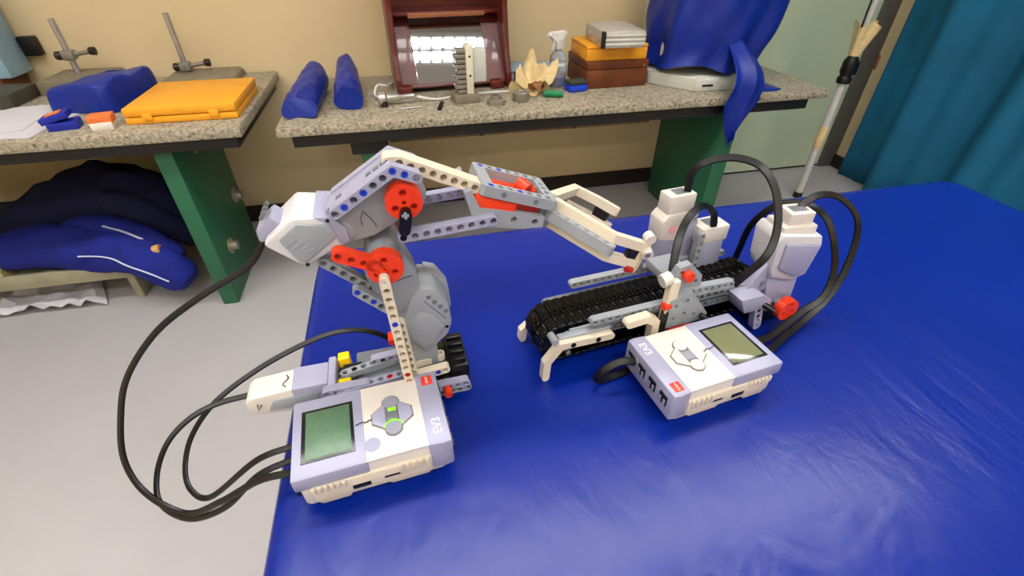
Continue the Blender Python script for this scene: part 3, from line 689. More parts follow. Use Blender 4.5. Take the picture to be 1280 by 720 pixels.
def hub_disc(parent, x, z, y0, y1, m, r=12.5, name='hub'):
    """red wheel hub with three holes, axis along y (front face at y0)"""
    holes = [(7.2 * math.cos(R(a)), 7.2 * math.sin(R(a)), 2.6) for a in (90, 210, 330)] + [(0, 0, 1.6)]
    bm = plate([(r * math.cos(2 * math.pi * k / 32), r * math.sin(2 * math.pi * k / 32)) for k in range(32)], holes, 0, y1 - y0)
    o = obj(name, bm, m, parent, mtx=Matrix.Translation((x, 0, z)) @ VP(y1), smooth=30)
    obj('hub_core', CY((0, 0, 0.5), (0, 0, (y1 - y0) * 0.6), r * 0.93, seg=24), 't_dred', o) if parent.parent is None else None
    return o

# ================================================================ programmable bricks
def text_bm(s, size):
    cu_ = bpy.data.curves.new('lettering', 'FONT'); cu_.body = s; cu_.size = size; cu_.extrude = 0.15; cu_.align_x = 'CENTER'; cu_.align_y = 'CENTER'
    o = bpy.data.objects.new('lettering', cu_); COL.objects.link(o); dg = bpy.context.evaluated_depsgraph_get()
    me = bpy.data.meshes.new_from_object(o.evaluated_get(dg)); bm = bmesh.new(); bm.from_mesh(me)
    bpy.data.objects.remove(o); bpy.data.curves.remove(cu_); bpy.data.meshes.remove(me)
    return bm
def brick(label, loc, rz, lit, cat='controller'):
    t = mm_root('programmable_brick', label, cat, loc, rz)
    H = 42.0
    body = obj('body', PR([(-35, -48), (-35, 50), (-33, 54), (33, 54), (35, 50), (35, -48), (30, -54), (-30, -54)], 8, H - 3.5, 1.6, 'z'), 't_white', t)
    obj('underside', B(-30, 30, -46, 48, 0, 9, 2), 't_grey', t)
    obj('top_panel', B(-35, 35, -40, 6, H - 4, H - 0.5, 0.8), 't_white', t)
    # side rails with rows of studs
    for sx in (-1, 1):
        sr = obj('side_rail', PR([(-40, 14), (-36, 10), (-8, 10), (-6, 13), (20, 13), (22, 9), (42, 9), (46, 14), (46, 30), (-40, 30)], sx * 33, sx * 37.5, 1.2, 'x'), 't_cream', t)
        bm = bmesh.new()
        for k in range(5): box(bm, min(sx * 36.5, sx * 39), max(sx * 36.5, sx * 39), -38 + k * 5, -35 + k * 5, 22, 31, 0.8)
        for k in range(6): box(bm, min(sx * 36.5, sx * 39), max(sx * 36.5, sx * 39), 22 + k * 4.2, 25 + k * 4.2, 25, 31, 0.8)
        obj('grip_studs', bm, 't_cream', sr)['kind'] = 'stuff'
        obj('slot', B(min(sx * 37, sx * 38), max(sx * 37, sx * 38), 6, 19, 17, 21.5, 0.3), 't_black', sr)
        obj('slot', B(min(sx * 37, sx * 38), max(sx * 37, sx * 38), -16, -4, 20, 22, 0.3), 't_black', sr)
    bz = obj('screen_bezel', B(-36, 36, 4, 57, H - 14, H, 2.2), 't_lav', t)
    obj('screen_frame', B(-24, 24, 12, 50, H - 0.6, H + 0.35, 0.2), 'lcd_frame', bz)
    obj('display', B(-21.5, 21.5, 14.5, 47, H + 0.1, H + 0.55, 0.1), 'lcd' if lit else 'lcd_dull', bz)
    ec = obj('end_cap', PR([(-36, -57), (36, -57), (37, -50), (36, -39), (-36, -39), (-37, -50)], H - 30, H, 2.0, 'z'), 't_lav', t)
    obj('lettering', text_bm('EV3', 9.5), 'white_plastic', ec, loc=(-20, -48.5, H + 0.12), smooth=0)
    lp = obj('emblem', B(22, 32, -53, -44, H - 0.3, H + 0.3, 0.2), 'logo_red', ec)
    lt = obj('emblem_lettering', text_bm('LEGO', 2.9), 'white_plastic', ec, loc=(27, -48.5, H + 0.38), smooth=0)
    for k in range(4):
        x = -25 + k * 16.5
        obj('port', B(x - 5, x + 5, -58, -55.5, H - 19, H - 8, 0.3), 't_black', ec)
        bm = B(x - 4, x - 1.5, -58.6, -57.5, H - 18, H - 12); box(bm, x + 1.5, x + 4, -58.6, -57.5, H - 18, H - 12); obj('port_lip', bm, 't_grey', ec)
        obj('port', B(x - 5, x + 5, 55.5, 58, H - 27, H - 16, 0.3), 't_black', bz)
    # keypad
    y0 = -17.0; pm = 't_lav' if lit else 't_white'
    kp = obj('keypad', PR([(x, y + y0) for x, y in ((-5, 16), (-12.8, 5.5), (-12.8, -5.5), (-5, -16), (5, -16), (12.8, -5.5), (12.8, 5.5), (5, 16))], H - 1, H + 0.15, 0.1, 'z'), 'key_line', t)
    for sy in (1, -1):
        obj('key_pad', PR([(x, sy * y + y0) for x, y in ((-4.4, 15.2), (4.4, 15.2), (11.8, 5.4), (5.6, 5.0), (-5.6, 5.0), (-11.8, 5.4))], H, H + 0.9, 0.3, 'z'), pm, kp)
    obj('centre_key', B(-5, 5, y0 - 4.6, y0 + 4.6, H, H + 1.0, 0.4), 't_dgrey' if lit else 'key_grey', kp)
    for sx in (-1, 1):
        obj('key_rim', CY((sx * 12.5, y0, H - 0.8), (sx * 12.5, y0, H + 0.5), 6.9, seg=28), 'key_line', kp)
        obj('round_key', CY((sx * 12.5, y0, H - 0.5), (sx * 12.5, y0, H + 1.2), 6.2, 5.9, seg=28), 'key_grey' if lit else 't_white', kp)
    if lit:
        obj('key_light', B(3.6, 6.6, y0 - 3.6, y0 + 2.6, H + 0.6, H + 1.35, 0.3), 'led', kp)
        arc = [Vector((-12.5 + 7.3 * math.cos(R(-75 + 15 * k)), y0 + 7.3 * math.sin(R(-75 + 15 * k)), H + 0.7)) for k in range(11)]
        for k in (0, 2, 4, 6, 8): obj('key_light', sweep(bmesh.new(), arc[k:k + 3], flat(1.3 + 0.5 * (k == 4), 0.7)), 'led', kp)
    obj('trace_line', sweep(bmesh.new(), spline([(0, -4, H + 0.1), (0.5, 0, H + 0.2), (-1, 3, H + 0.3), (0, 6, H + 0.4), (-1.5, 11, H + 0.4)], 4), flat(1.0, 0.4)), 'ink', t)
    if lit: obj('badge', CY((-22, 0, H - 0.6), (-22, 0, H - 0.1), 6, seg=20), 't_lav', t)
    return t
brick('switched-on programmable brick with green lit keys beside the robot arm', (-0.0572, 0.2452, TT), 95.4, True)
brick('dark-screened programmable brick standing beside the black conveyor', (0.2350, 0.2570, TT), -82.5, False)

# ================================================================ robot arm
ra = mm_root('robot_arm', 'white and grey toy robot arm with red hubs and a two-finger gripper', 'robot', (-0.025, 0.322, TT), 2.5)
# upper motor
um = obj('upper_motor', PR([(-80, 175), (-57, 193), (-33, 189), (-26, 180), (-25, 170), (-56, 154), (-62, 157)], -21, 21, 2.5), 't_pale', ra)
obj('side_cover', PR([(-69, 178), (-55, 188.5), (-35, 185), (-31, 176), (-56, 158), (-61, 160)], -22.6, -20, 1.0), 't_grey', um)
for k in range(4):
    a = Vector((-63 + k * 3.6, 172.5 - k * 2.4)); bm = bmesh.new()
    sweep(bm, [Vector((a.x - 2.5, -22.7, a.y + 0.2)), Vector((a.x + 5, -22.7, a.y + 4.6))], flat(0.9, 0.5)); obj('groove', bm, 't_lav', um)
obj('motor_band', PR([(-45, 191.8), (-33, 190), (-25, 181), (-24, 170), (-31, 166.5), (-36, 184)], -21.5, 21.5, 1.5), 't_lav', um)
obj('cable_socket', PR([(-84, 181), (-72, 190), (-66, 184), (-78, 172), (-84, 172)], -11, 11, 1.6), 't_lav', um)
bm = bmesh.new()
for k in range(3): box(bm, -4.5, -2, -9.5 + k * 7, -6 + k * 7, -2, 4, 0, Matrix.Translation((-75, 0, 188)) @ Matrix.Rotation(R(40), 4, 'Y'))
obj('socket_slots', bm, 't_dgrey', um)
for x, z in ((-35.5, 188), (-56, 156)): obj('screw_hole', CY((x, -21.6, z), (x, -21, z), 1.4, seg=10), 't_black', um)
obj('motor_neck', PR([(-38, 184), (-24, 184), (-20, 178), (-20, 172), (-26, 164), (-38, 166)], -18, 18, 2.5), 't_grey', um)
tl = obj('motor_tail', PR([(-36, 186), (10, 216), (29, 212), (33, 198), (28, 184), (14, 180), (-7, 169), (-23, 166), (-30, 175)], -17, 17, 2.5), 't_grey', um)
bm = bmesh.new(); sweep(bm, spline([(-12, -17.3, 190), (-14.5, -17.3, 184), (-14, -17.3, 179)], 4), flat(0.9, 0.3)); sweep(bm, spline([(-11.5, -17.3, 189), (-7, -17.3, 182), (-5, -17.3, 177)], 4), flat(0.9, 0.3))
obj('pen_mark', bm, 'ink', um)
gbeam(ra, [(-29, 195), (11.8, 220.4), (26.4, 213.9)], VP(-24), 't_lav', {1: 't_blue', 3: 't_blue', 6: 't_blue', 7: 't_blue'}, name='bent_beam')
gbeam(ra, [(-29, 195), (11.8, 220.4), (26.4, 213.9)], VP(4), 't_lav', {}, name='bent_beam')
tp = obj('top_spacer', PR([(-33, 195), (9, 221.3), (11.5, 224), (-35.5, 194.8), (-37, 190)][:4], -20, 0, 0.3), 't_lav', ra)
bm = bmesh.new()
for a in (0.10, 0.62, 0.74, 0.86):
    c = Vector((-30, -14, 198.6)) + Vector((42, 0, 26.2)) * a; box(bm, -2.2, 2.2, -2, 2, -0.6, 0.25, 0, Matrix.Translation(c) @ Matrix.Rotation(R(-32), 4, 'Y'))
obj('slots', bm, 't_dgrey', tp)
gbeam(ra, [(10, 221), (17, 220.5), (74, 193)], VP(-9), 't_cream', {}, name='forearm_beam', w=8.4, t=13)
hub_disc(ra, 16, 198, -29, -19, 't_red', name='elbow_hub')
hub_disc(ra, 16, 198, 17, 25, 't_red', name='elbow_hub')
ck = gbeam(ra, [(16, 191.5), (13.5, 180)], VP(-32), 't_black', {}, name='crank', w=8, t=6.5, holes=False)
obj('axle_end', PR([(-0.9, -2.4), (0.9, -2.4), (0.9, -0.9), (2.4, -0.9), (2.4, 0.9), (0.9, 0.9), (0.9, 2.4), (-0.9, 2.4), (-0.9, 0.9), (-2.4, 0.9), (-2.4, -0.9), (-0.9, -0.9)], 3.0, 4.2, 0, 'z', Matrix.Translation((15.5, 192, 0))), 't_grey', ck)
gbeam(ra, [(12, 171), (77, 175)], VP(-25), 't_lav', {0: 't_black'}, name='link_beam')
gbeam(ra, [(12, 172), (77, 176)], VP(25), 't_lav', {0: 't_black'}, name='link_beam')
# wrist: side plates, frame, red block
for n in (-18, 18):
    obj('wrist_plate', plate([(58, 196), (63, 198), (69, 183), (84, 179), (119, 168), (117, 160), (102, 161), (70, 167), (64, 172)], [(94, 170, 2.5), (111, 165.5, 2.5), (68, 175, 2.5)], -3.7, 3.7), 't_grey', ra, mtx=VP(n), smooth=30)
sl = R(20)                                                         # wrist frame leans down toward the gripper
FM = Matrix.Translation((73.5, 0, 196)) @ Matrix.Rotation(sl, 4, 'Y')     # local x along the hand, y depth, z frame normal
fr = obj('wrist_frame', plate([(-1, -20), (1, -22), (57, -22), (59, -20), (59, 20), (57, 22), (1, 22), (-1, 20)], [], -4, 3.7), 't_grey', ra, mtx=FM)
bpy.data.objects.remove(fr)
bm = bmesh.new()
es = []
def _loop(bm_, pts, z):
    vs = [bm_.verts.new((x, y, z)) for x, y in pts]; return [bm_.edges.new((vs[i], vs[(i + 1) % len(vs)])) for i in range(len(vs))]
es += _loop(bm, [(-3, -20), (-1, -22), (55, -22), (57, -20), (57, 20), (55, 22), (-1, 22), (-3, 20)], -4)
es += _loop(bm, [(6, -14), (48, -14), (48, 14), (6, 14)], -4)
for k in range(7):
    for y in (-18, 18): es += _loop(bm, [(3.5 + 8 * k * 0.97 + 2.3 * math.cos(2 * math.pi * q / 10), y + 2.3 * math.sin(2 * math.pi * q / 10)) for q in range(10)], -4)
for y in (-8, 0, 8):
    es += _loop(bm, [(52.5 + 2.3 * math.cos(2 * math.pi * q / 10), y + 2.3 * math.sin(2 * math.pi * q / 10)) for q in range(10)], -4)
bmesh.ops.triangle_fill(bm, use_beauty=True, edges=es)
r_ = bmesh.ops.extrude_face_region(bm, geom=bm.faces[:]); bmesh.ops.translate(bm, vec=(0, 0, 8), verts=[v for v in r_['geom'] if isinstance(v, bmesh.types.BMVert)])
fr = obj('wrist_frame', bm, 't_grey', ra, mtx=FM, smooth=30)
for x, y in ((3.5, -18), (26.8, -18), (3.5, 18), (19, 18)): obj('pin', None, None, fr, mesh=pin_mesh('t_blue'), loc=(x, y, 0.6))
for x in (14, 40): obj('side_hole', CY((x, -22.2, 0), (x, -21.8, 0), 2.2, seg=10), 't_dgrey', fr)
obj('red_block', PR([(-5, -8), (-6, -14), (-2, -21), (28, -21), (28, -5), (-4, -5)], -20, 20, 2.0), 't_red', ra, mtx=FM)
obj('red_insert', B(28, 48, -15, 15, -20, -7, 1), 't_dred', ra, mtx=FM)
obj('lower_spacer', B(26, 48, -17, 17, -22, -18, 0.8), 't_tan', ra, mtx=FM)
obj('red_bar', B(6, 40, 4, 12, -7, -2, 1), 't_red', ra, mtx=FM)
cn = obj('red_connector', CY((30, -2, 4), (36, -10, 3), 5.5, seg=16), 't_red', ra, mtx=FM)
obj('connector_bore', CY((35.8, -9.7, 3), (36.3, -10.4, 3), 3.0, seg=12), 't_dred', cn)
obj('red_connector', CY((34, 2, 1), (46, 2, -1), 3.8, seg=14), 't_red', ra, mtx=FM)
# gripper
GM = Matrix.Translation((73.5, 0, 198)) @ Matrix.Rotation(R(22), 4, 'Y')
obj('gripper_block', B(52, 72, -12, 12, -22, 0, 1.5), 't_grey', ra, mtx=GM)
for h in (-2.5, -18.5):
    gbeam(ra, [(66, -9), (101, -47), (126, -50)], GM @ HP(h), 't_cream', {}, name='finger_beam', holes=False)
    gbeam(ra, [(66, 4), (103, 39), (120, 27), (133, 12)], GM @ HP(h), 't_cream', {}, name='finger_beam', holes=False)
gbeam(ra, [(60, -12), (97, -52)], GM @ HP(-10.5), 't_grey', {}, name='finger_spacer', t=8.4, w=9, holes=False)
gbeam(ra, [(62, 6), (96, 36)], GM @ HP(-10.5), 't_dgrey', {}, name='finger_spacer', t=8.4, w=5, holes=False)
bm = bmesh.new()
for k in range(6): box(bm, 64 + k * 6 - 1.6, 64 + k * 6 + 1.6, -18.5 - k * 6.4 - 1, -18.5 - k * 6.4 + 1.2, -6.4, -6.0)
obj('spacer_slots', bm, 't_dgrey', ra, mtx=GM)
obj('finger_pad', B(117, 128, -52, -46, -15, -6, 0.8), 't_black', ra, mtx=GM)
obj('finger_pad', B(-7, 7, -3, 3, -15, -6, 0.8, Matrix.Translation((126, 19, 0)) @ Matrix.Rotation(R(-48), 4, 'Z')), 't_black', ra, mtx=GM)
obj('tip_connector', CY((128, -54, 5), (128, -47, 6), 4.2, seg=14), 't_white', ra, mtx=GM)
obj('tip_connector', CY((131, -56, -7), (131, -47, -4), 4.6, seg=14), 't_white', ra, mtx=GM)
obj('tip_post', B(125, 132, -53, -47, -26, 2, 1.2), 't_tan', ra, mtx=GM)
obj('tip_pin', CY((120, -54, -23), (126, -54, -23), 2.6, seg=10), 't_dred', ra, mtx=GM)
for y0, y1, x in ((-59, -54, 131),): obj('tip_bore', CY((131, -56.3, -7.1), (131, -55.9, -7), 2.5, seg=10), 't_dgrey', ra, mtx=GM)

# shoulder: red hub with levers, lower motor
hub_disc(ra, -4, 151, -34, -25, 't_red', r=13, name='shoulder_hub')
gbeam(ra, [(-33, 166.5), (-10, 154), (-6, 150)], VP(-30), 't_red', {}, name='red_lever', w=9.5, t=8)
gbeam(ra, [(-31, 165), (-5, 151)], VP(24), 't_red', {}, name='red_lever', w=9.5, t=8)
hub_disc(ra, -4, 151, 20, 28, 't_red', r=13, name='shoulder_hub')
obj('hub_drum', CY((-4, -25, 151), (-4, 20, 151), 12.5, seg=28), 't_grey', ra)
lm = obj('lower_motor', PR([(-18, 152), (-8, 160), (6, 158), (17, 128), (19, 116), (12, 96), (-6, 92), (-16, 108), (-21, 134)], -15, 15, 3), 't_grey', ra)
obj('motor_housing', PR([(0, 84), (10, 110), (19, 118), (31, 114), (40, 97), (41, 76), (37, 65), (17, 46), (4, 60), (-3, 74)], -19, 19, 3), 't_grey', lm)
obj('side_cover', PR([(0, 82), (16, 95), (27, 89), (34, 76), (17, 52), (4, 68)], -21.5, -18, 1.4), 't_grey', lm)
for x, z in ((-1, 86), (36, 74)): obj('screw_hole', CY((x, -19.6, z), (x, -18.8, z), 1.5, seg=10), 't_black', lm)
bm = bmesh.new()
for k in range(4): box(bm, -1.8, 1.8, -0.4, 0.4, -1.6, 1.6, 0, Matrix.Translation((24 + k * 4.2, -19.2, 108 - k * 5.6)))
sweep(bm, [Vector((20, -19.2, 105)), Vector((36, -19.2, 83))], flat(0.8, 0.5)); obj('moulded_marks', bm, 't_dgrey', lm)
obj('rear_cover', PR([(24, 118), (34, 114), (43, 98), (44, 74), (38, 64), (24, 80)], 6, 21, 2), 't_grey', lm)
bm = bmesh.new(); sweep(bm, spline([(2, -15.3, 126), (8, -15.3, 128), (14, -15.3, 129)], 4), flat(0.7, 0.3)); obj('pen_mark', bm, 'ink', lm)
gbeam(ra, [(-47, 151), (-12, 116)], VP(-11), 't_grey', {0: 't_dgrey'}, name='brace_beam')
gbeam(ra, [(-28, 126), (-8, 104)], VP(-19), 't_grey', {0: 't_blue', 2: 't_blue'}, name='brace_beam')
gbeam(ra, [(-47, 151), (-12, 116)], VP(16), 't_grey', {}, name='brace_beam')
gbeam(ra, [(-6, 145.5), (-2, 33.5)], VP(-39), 't_cream', {0: 't_white', 5: 't_blue', 12: 't_dred', 13: 't_dred'}, name='upright_beam')
gbeam(ra, [(-1, 96), (3, 20)], VP(-31), 't_cream', {}, name='upright_beam')
gbeam(ra, [(-5, 140), (-1, 28)], VP(32), 't_cream', {}, name='upright_beam')
obj('motor_support', B(-4, 26, -15, 15, 26, 62, 2), 't_grey', ra)
# base
obj('turntable', lathe(bmesh.new(), [(0, 6), (30, 6), (30, 12), (27, 14), (27, 20), (22, 24), (0, 24)], 36, Matrix.Translation((14, 2, 0))), 't_black', ra)
tt = bmesh.new()
for k in range(28): box(tt, 29, 32, -1.6, 1.6, 6, 12, 0, Matrix.Translation((14, 2, 0)) @ Matrix.Rotation(2 * math.pi * k / 28, 4, 'Z'))
obj('gear_teeth', tt, 't_black', ra)['kind'] = 'stuff'
obj('gear_frame', B(34, 52, -22, 24, 2, 26, 1.5), 't_black', ra)
for k in range(4): obj('gear_frame_rib', B(36, 50, -18 + k * 10, -13 + k * 10, 26, 31, 0.8), 't_black', ra)
gbeam(ra, [(0, -14), (28, -10)], Matrix.Translation((0, 0, 32)), 't_cream', {1: 't_blue', 3: 't_blue'}, name='base_beam')
gbeam(ra, [(2, 28), (30, 31)], VP(-25), 't_cream', {1: 't_blue', 3: 't_blue'}, name='base_beam')
gbeam(ra, [(16, 14), (46, 14)], VP(-30), 't_lav', {2: 't_black'}, name='base_beam')
obj('red_pin', CY((29, -42, 13), (29, -30, 13), 3.6, seg=14), 't_red', ra)
obj('red_pin', CY((-13, 10, 40), (-13, 22, 40), 3.6, seg=14), 't_red', ra)
gbeam(ra, [(-56, -6), (-8, 4)], Matrix.Translation((0, -6, 32)), 't_grey', {1: 't_black', 4: 't_black'}, name='base_beam')
gbeam(ra, [(-58, -30), (-10, -24)], Matrix.Translation((0, -4, 34)), 't_lav', {1: 't_dgrey', 3: 't_dgrey', 5: 't_dred'}, name='base_beam')
gbeam(ra, [(-40, 12), (4, 12)], VP(-24), 't_dgrey', {}, name='base_beam')
gbeam(ra, [(-30, 36), (-8, 38)], VP(-4), 't_lav', {1: 't_black'}, name='base_beam')
obj('gear_box', B(-48, 0, -20, 20, 4, 27, 2), 't_dgrey', ra)
for n in (-26, 28): gbeam(ra, [(-48, 3.7), (48, 3.7)], VP(n), 't_grey', {}, name='foot_beam')
# base motor lying on its side
bmx = obj('base_motor', PR([(-138, 15), (-135, 12), (-96, 8), (-70, 8), (-70, 32), (-100, 35), (-133, 32), (-138, 28)], -20, 5, 2.2), 't_white', ra)
obj('motor_sleeve', B(-100, -70, -21, 6, 7, 35.5, 2), 't_lav', bmx)
obj('side_window', PR([(-122, 16), (-80, 14), (-80, 27), (-116, 26)], -21.6, -19, 0.6), 't_grey', bmx)
bm = bmesh.new(); sweep(bm, spline([(-104, -16, 35.6), (-107, -12, 35.4), (-103, -6, 35.5), (-105, -2, 35.6)], 4), flat(0.9, 0.4))
obj('pen_mark', bm, 'ink', bmx)
obj('pen_mark', sweep(bmesh.new(), [Vector((-129, -20.3, 25)), Vector((-130, -20.3, 18)), Vector((-126, -20.3, 24))], flat(0.9, 0.4)), 'ink', bmx)
obj('motor_end', B(-70, -63, -27, 9, 4, 38, 2), 't_lav', ra)
obj('yellow_bracket', B(-62, -52, 2, 12, 18, 38, 1.2), 't_yellow', ra)
obj('yellow_bracket', B(-62, -51, -27, -17, 16, 34, 1.2), 't_yellow', ra)
obj('black_coupling', CY((-62, -7, 22), (-46, -7, 22), 11, seg=10), 't_black', ra)
bm = bmesh.new()
for k in range(10): box(bm, -58, -42, -1, 1, 9, 13, 0, Matrix.Translation((0, -7, 22)) @ Matrix.Rotation(2 * math.pi * k / 10, 4, 'X'))
obj('coupling_ribs', bm, 't_black', ra)['kind'] = 'stuff'
gbeam(ra, [(-70, 36), (-38, 36)], VP(-31), 't_lav', {}, name='base_beam')

# ================================================================ conveyor
cv = mm_root('belt_conveyor', 'black tread belt conveyor with grey side rails and cream legs', 'conveyor', (0.100, 0.320, TT), 7.5)
UA, UB, ZC, RB = 17.0, 238.0, 28.0, 20.0
V0, V1 = -14.0, 26.0
def loop_pts(r, n):
    Ls = UB - UA; tot = 2 * Ls + 2 * math.pi * r; o = []
    for i in range(n):
        d = tot * i / n
        if d < Ls: o.append((UA + d, ZC + r, 0))
        elif d < Ls + math.pi * r: a = (d - Ls) / r; o.append((UB + r * math.sin(a), ZC + r * math.cos(a), -a))
        elif d < 2 * Ls + math.pi * r: o.append((UB - (d - Ls - math.pi * r), ZC - r, -math.pi))
        else: a = (d - 2 * Ls - math.pi * r) / r; o.append((UA - r * math.sin(a), ZC - r * math.cos(a), -math.pi - a))
    return o
bm = bmesh.new(); lp_ = loop_pts(RB, 120)
lp2 = loop_pts(RB - 2, 120)
va = [bm.verts.new((x, V0 + 2, z)) for x, z, a in lp_]; vb = [bm.verts.new((x, V1 - 2, z)) for x, z, a in lp_]
vc = [bm.verts.new((x, V0 + 2, z)) for x, z, a in lp2]; vd = [bm.verts.new((x, V1 - 2, z)) for x, z, a in lp2]
for i in range(120):
    j = (i + 1) % 120
    bm.faces.new((va[i], va[j], vb[j], vb[i])); bm.faces.new((vc[i], vd[i], vd[j], vc[j])); bm.faces.new((va[i], vc[i], vc[j], va[j])); bm.faces.new((vb[i], vb[j], vd[j], vd[i]))
bt = obj('belt', bm, 'belt_black', cv)
bm = B(-4.4, 4.4, V0, V1, -0.5, 2.2, 0.6, seg=1)
box(bm, -1.6, 1.6, V0 + 0.6, V0 + 14, 2, 3.3, 0.4, seg=1); box(bm, -1.6, 1.6, V1 - 14, V1 - 0.6, 2, 3.3, 0.4, seg=1)
box(bm, -3.4, -2.0, 2, 10, 2, 3.8); box(bm, 2.0, 3.4, 2, 10, 2, 3.8); box(bm, -2.0, 2.0, 2, 3.2, 2, 3.4); box(bm, -2.0, 2.0, 8.8, 10, 2, 3.4)
lk = None
NL = 62
for x, z, a in loop_pts(RB, NL):
    M = Matrix.Translation((x, 0, z)) @ Matrix.Rotation(-a, 4, 'Y')
    if lk is None: l0 = obj('tread_link', bm, 'belt_black', bt, mtx=M); lk = l0.data
    else: obj('tread_link', None, None, bt, mtx=M, mesh=lk)
for u in (UA, UB):
    for v in (V0 + 3, V1 - 11):
        obj('sprocket', lathe(bmesh.new(), [(3, 0), (18, 0), (18, 8), (3, 8), (3, 0)], 24, Matrix.Translation((u, v, ZC)) @ Matrix.Rotation(R(-90), 4, 'X')), 't_black', cv)
    obj('axle', CY((u, V0 - 14, ZC), (u, V1 + 14, ZC), 2.4, seg=10), 't_dgrey', cv)
gbeam(cv, [(44, 53), (236, 50)], VP(-20.5), 't_grey', {}, name='side_rail')
gbeam(cv, [(50, 55), (236, 52)], VP(36), 't_grey', {}, name='side_rail')
obj('rail_rack', B(46, 234, -24.9, -24.2, 47.5, 50.5), 't_dgrey', cv)
gbeam(cv, [(20, 40), (236, 38)], VP(-19), 't_dgrey', {2: 't_black', 8: 't_black'}, name='frame_beam')
gbeam(cv, [(20, 40), (236, 38)], VP(33), 't_dgrey', {}, name='frame_beam')
obj('inner_deck', B(40, 215, V0 + 3, V1 - 3, 14, 42, 2), 'belt_black', cv)
obj('guide_plate', PR([(22, 46), (60, 46), (120, 44), (120, 40), (22, 42)], -17.5, -15.5, 0.3), 't_grey', cv)
obj('corner_pin', CY((3, -28, 45), (3, -16, 45), 3.6, seg=12), 't_grey', cv)
gbeam(cv, [(-6, 3.7), (-5, 23), (8, 40), (60, 37)], VP(-27), 't_cream', {4: 't_black', 9: 't_black'}, name='leg', holes=False)
lgb = [o for o in cv.children if o.name.startswith('leg')][-1]
for u, z in ((20, 39.3), (46, 37.8)): obj('pin', CY((u, -31.4, z), (u, -30, z), 2.6, seg=12), 't_black', cv)
obj('leg_cap', B(8, 62, -25, -17, 41, 45, 1), 't_grey', cv)
gbeam(cv, [(-7, 3.7), (-6, 14), (8, 25), (50, 25)], VP(31), 't_cream', {}, name='leg', holes=False)
gbeam(cv, [(74, 52), (94, 53), (103, 46), (105, 4)], VP(-33), 't_cream', {}, name='leg', holes=False, w=8, t=9)
gbeam(cv, [(180, 40), (200, 40), (206, 24), (207, 4)], VP(43), 't_cream', {}, name='leg', holes=False)
# sensor bracket on the near side
obj('bracket_panel', B(113, 124, -34, -26, 34, 88, 1.5), 't_cream', cv)
obj('bracket_ear', CY((104, -30, 90), (113, -30, 92), 6.5, seg=16), 't_white', cv)
obj('bracket_plate', plate([(118, 84), (124, 98), (136, 100), (152, 84), (154, 70), (146, 66), (120, 66)], [(127, 92, 2.4), (146, 78, 2.4), (124, 76, 2.4)], -3.7, 3.7), 't_grey', cv, mtx=VP(-24), smooth=30)
obj('bracket_plate', plate([(116, 66), (140, 72), (166, 38), (160, 32), (118, 32)], [(124, 58, 2.4), (136, 62, 2.4), (124, 42, 2.4), (136, 46, 2.4), (148, 42, 2.4)], -3.7, 3.7), 't_grey', cv, mtx=VP(-31), smooth=30)
obj('bracket_bridge', B(122, 152, -22, 20, 70, 80, 2), 't_grey', cv)
obj('red_bush', CY((133, -34, 89), (133, -24, 89), 5.2, seg=14), 't_red', cv)
obj('red_bush', CY((111, -32, 60), (118, -32, 60), 4.2, seg=12), 't_red', cv)
obj('red_bush', B(122, 150, -36, -26, 24, 31, 2), 't_dred', cv)
gbeam(cv, [(136, 68), (190, 64)], VP(-27), 't_grey', {}, name='bracket_beam', w=9)
obj('black_axle', CY((154, -38, 42), (166, -48, 34), 2.8, seg=10), 't_black', cv)
obj('bracket_link', B(196, 202, -24, -18, 44, 62, 1), 't_grey', cv)
# upright sensors
s1 = obj('tall_sensor', PR([(146, 58), (192, 50), (190, 100), (184, 114), (150, 115), (145, 109)], 33, 54, 2.0), 't_lav', cv)
obj('sensor_shell', PR([(144.5, 88), (172, 83), (172, 108), (187, 108), (186, 115.5), (150, 116), (144, 109)], 31.8, 55, 1.6), 't_white', s1)
obj('sensor_cap', B(149, 180, 34, 53, 115, 135, 1.6), 't_white', s1)
obj('cable_socket', B(158, 172, 38, 49, 134.6, 135.6, 0.2), 't_dgrey', s1)
obj('pink_mark', CY((157, 31.7, 99), (157, 31.2, 99), 4.6, seg=18), 'pink', s1)
s2 = obj('short_sensor', PR([(188, 46), (222, 40), (220, 82), (190, 86)], 22, 44, 2.0), 't_lav', cv)
obj('sensor_cap', B(187, 222, 21, 45, 80, 98, 1.6), 't_white', s2)
obj('cable_socket', B(198, 212, 28, 40, 97.6, 98.6, 0.2), 't_dgrey', s2)
gbeam(cv, [(186, 56), (186, 92)], VP(22), 't_grey', {}, name='sensor_beam')
obj('sensor_mount', B(140, 226, 28, 44, 54, 62, 2), 't_grey', cv)
obj('tip_stop', B(112, 130, 31, 41, 58, 74, 1.5), 't_grey', cv)
# drive motor at the far end
DM = Matrix.Translation((252, -26, 0)) @ Matrix.Rotation(R(-10), 4, 'Z')
dm = obj('drive_motor', PR([(-18, 74), (-14, 64), (10, 58), (24, 64), (28, 98), (24, 109), (-18, 113), (-22, 106)], -12, 26, 1.8), 't_pale', cv, mtx=DM)
obj('side_cover', PR([(-12, 76), (8, 64), (20, 68), (24, 100), (-14, 104)], -15, -11, 1.2), 't_lav', dm)
obj('top_step', B(-16, 20, -6, 22, 108, 118, 1.6), 't_white', dm)
sk = obj('cable_socket', B(-10, 16, -2, 19, 117, 130, 1.4), 't_white', dm)
obj('socket_recess', B(-5, 11, 3, 14, 129.6, 130.4, 0.2), 't_dgrey', dm)
obj('motor_tail', PR([(-18, 72), (-10, 40), (-2, 14), (16, 12), (24, 30), (20, 72)], -8, 18, 2.5), 't_lav', dm)
hub_disc(cv, 258, 28, -52, -43, 't_red', r=12.5, name='drive_hub')
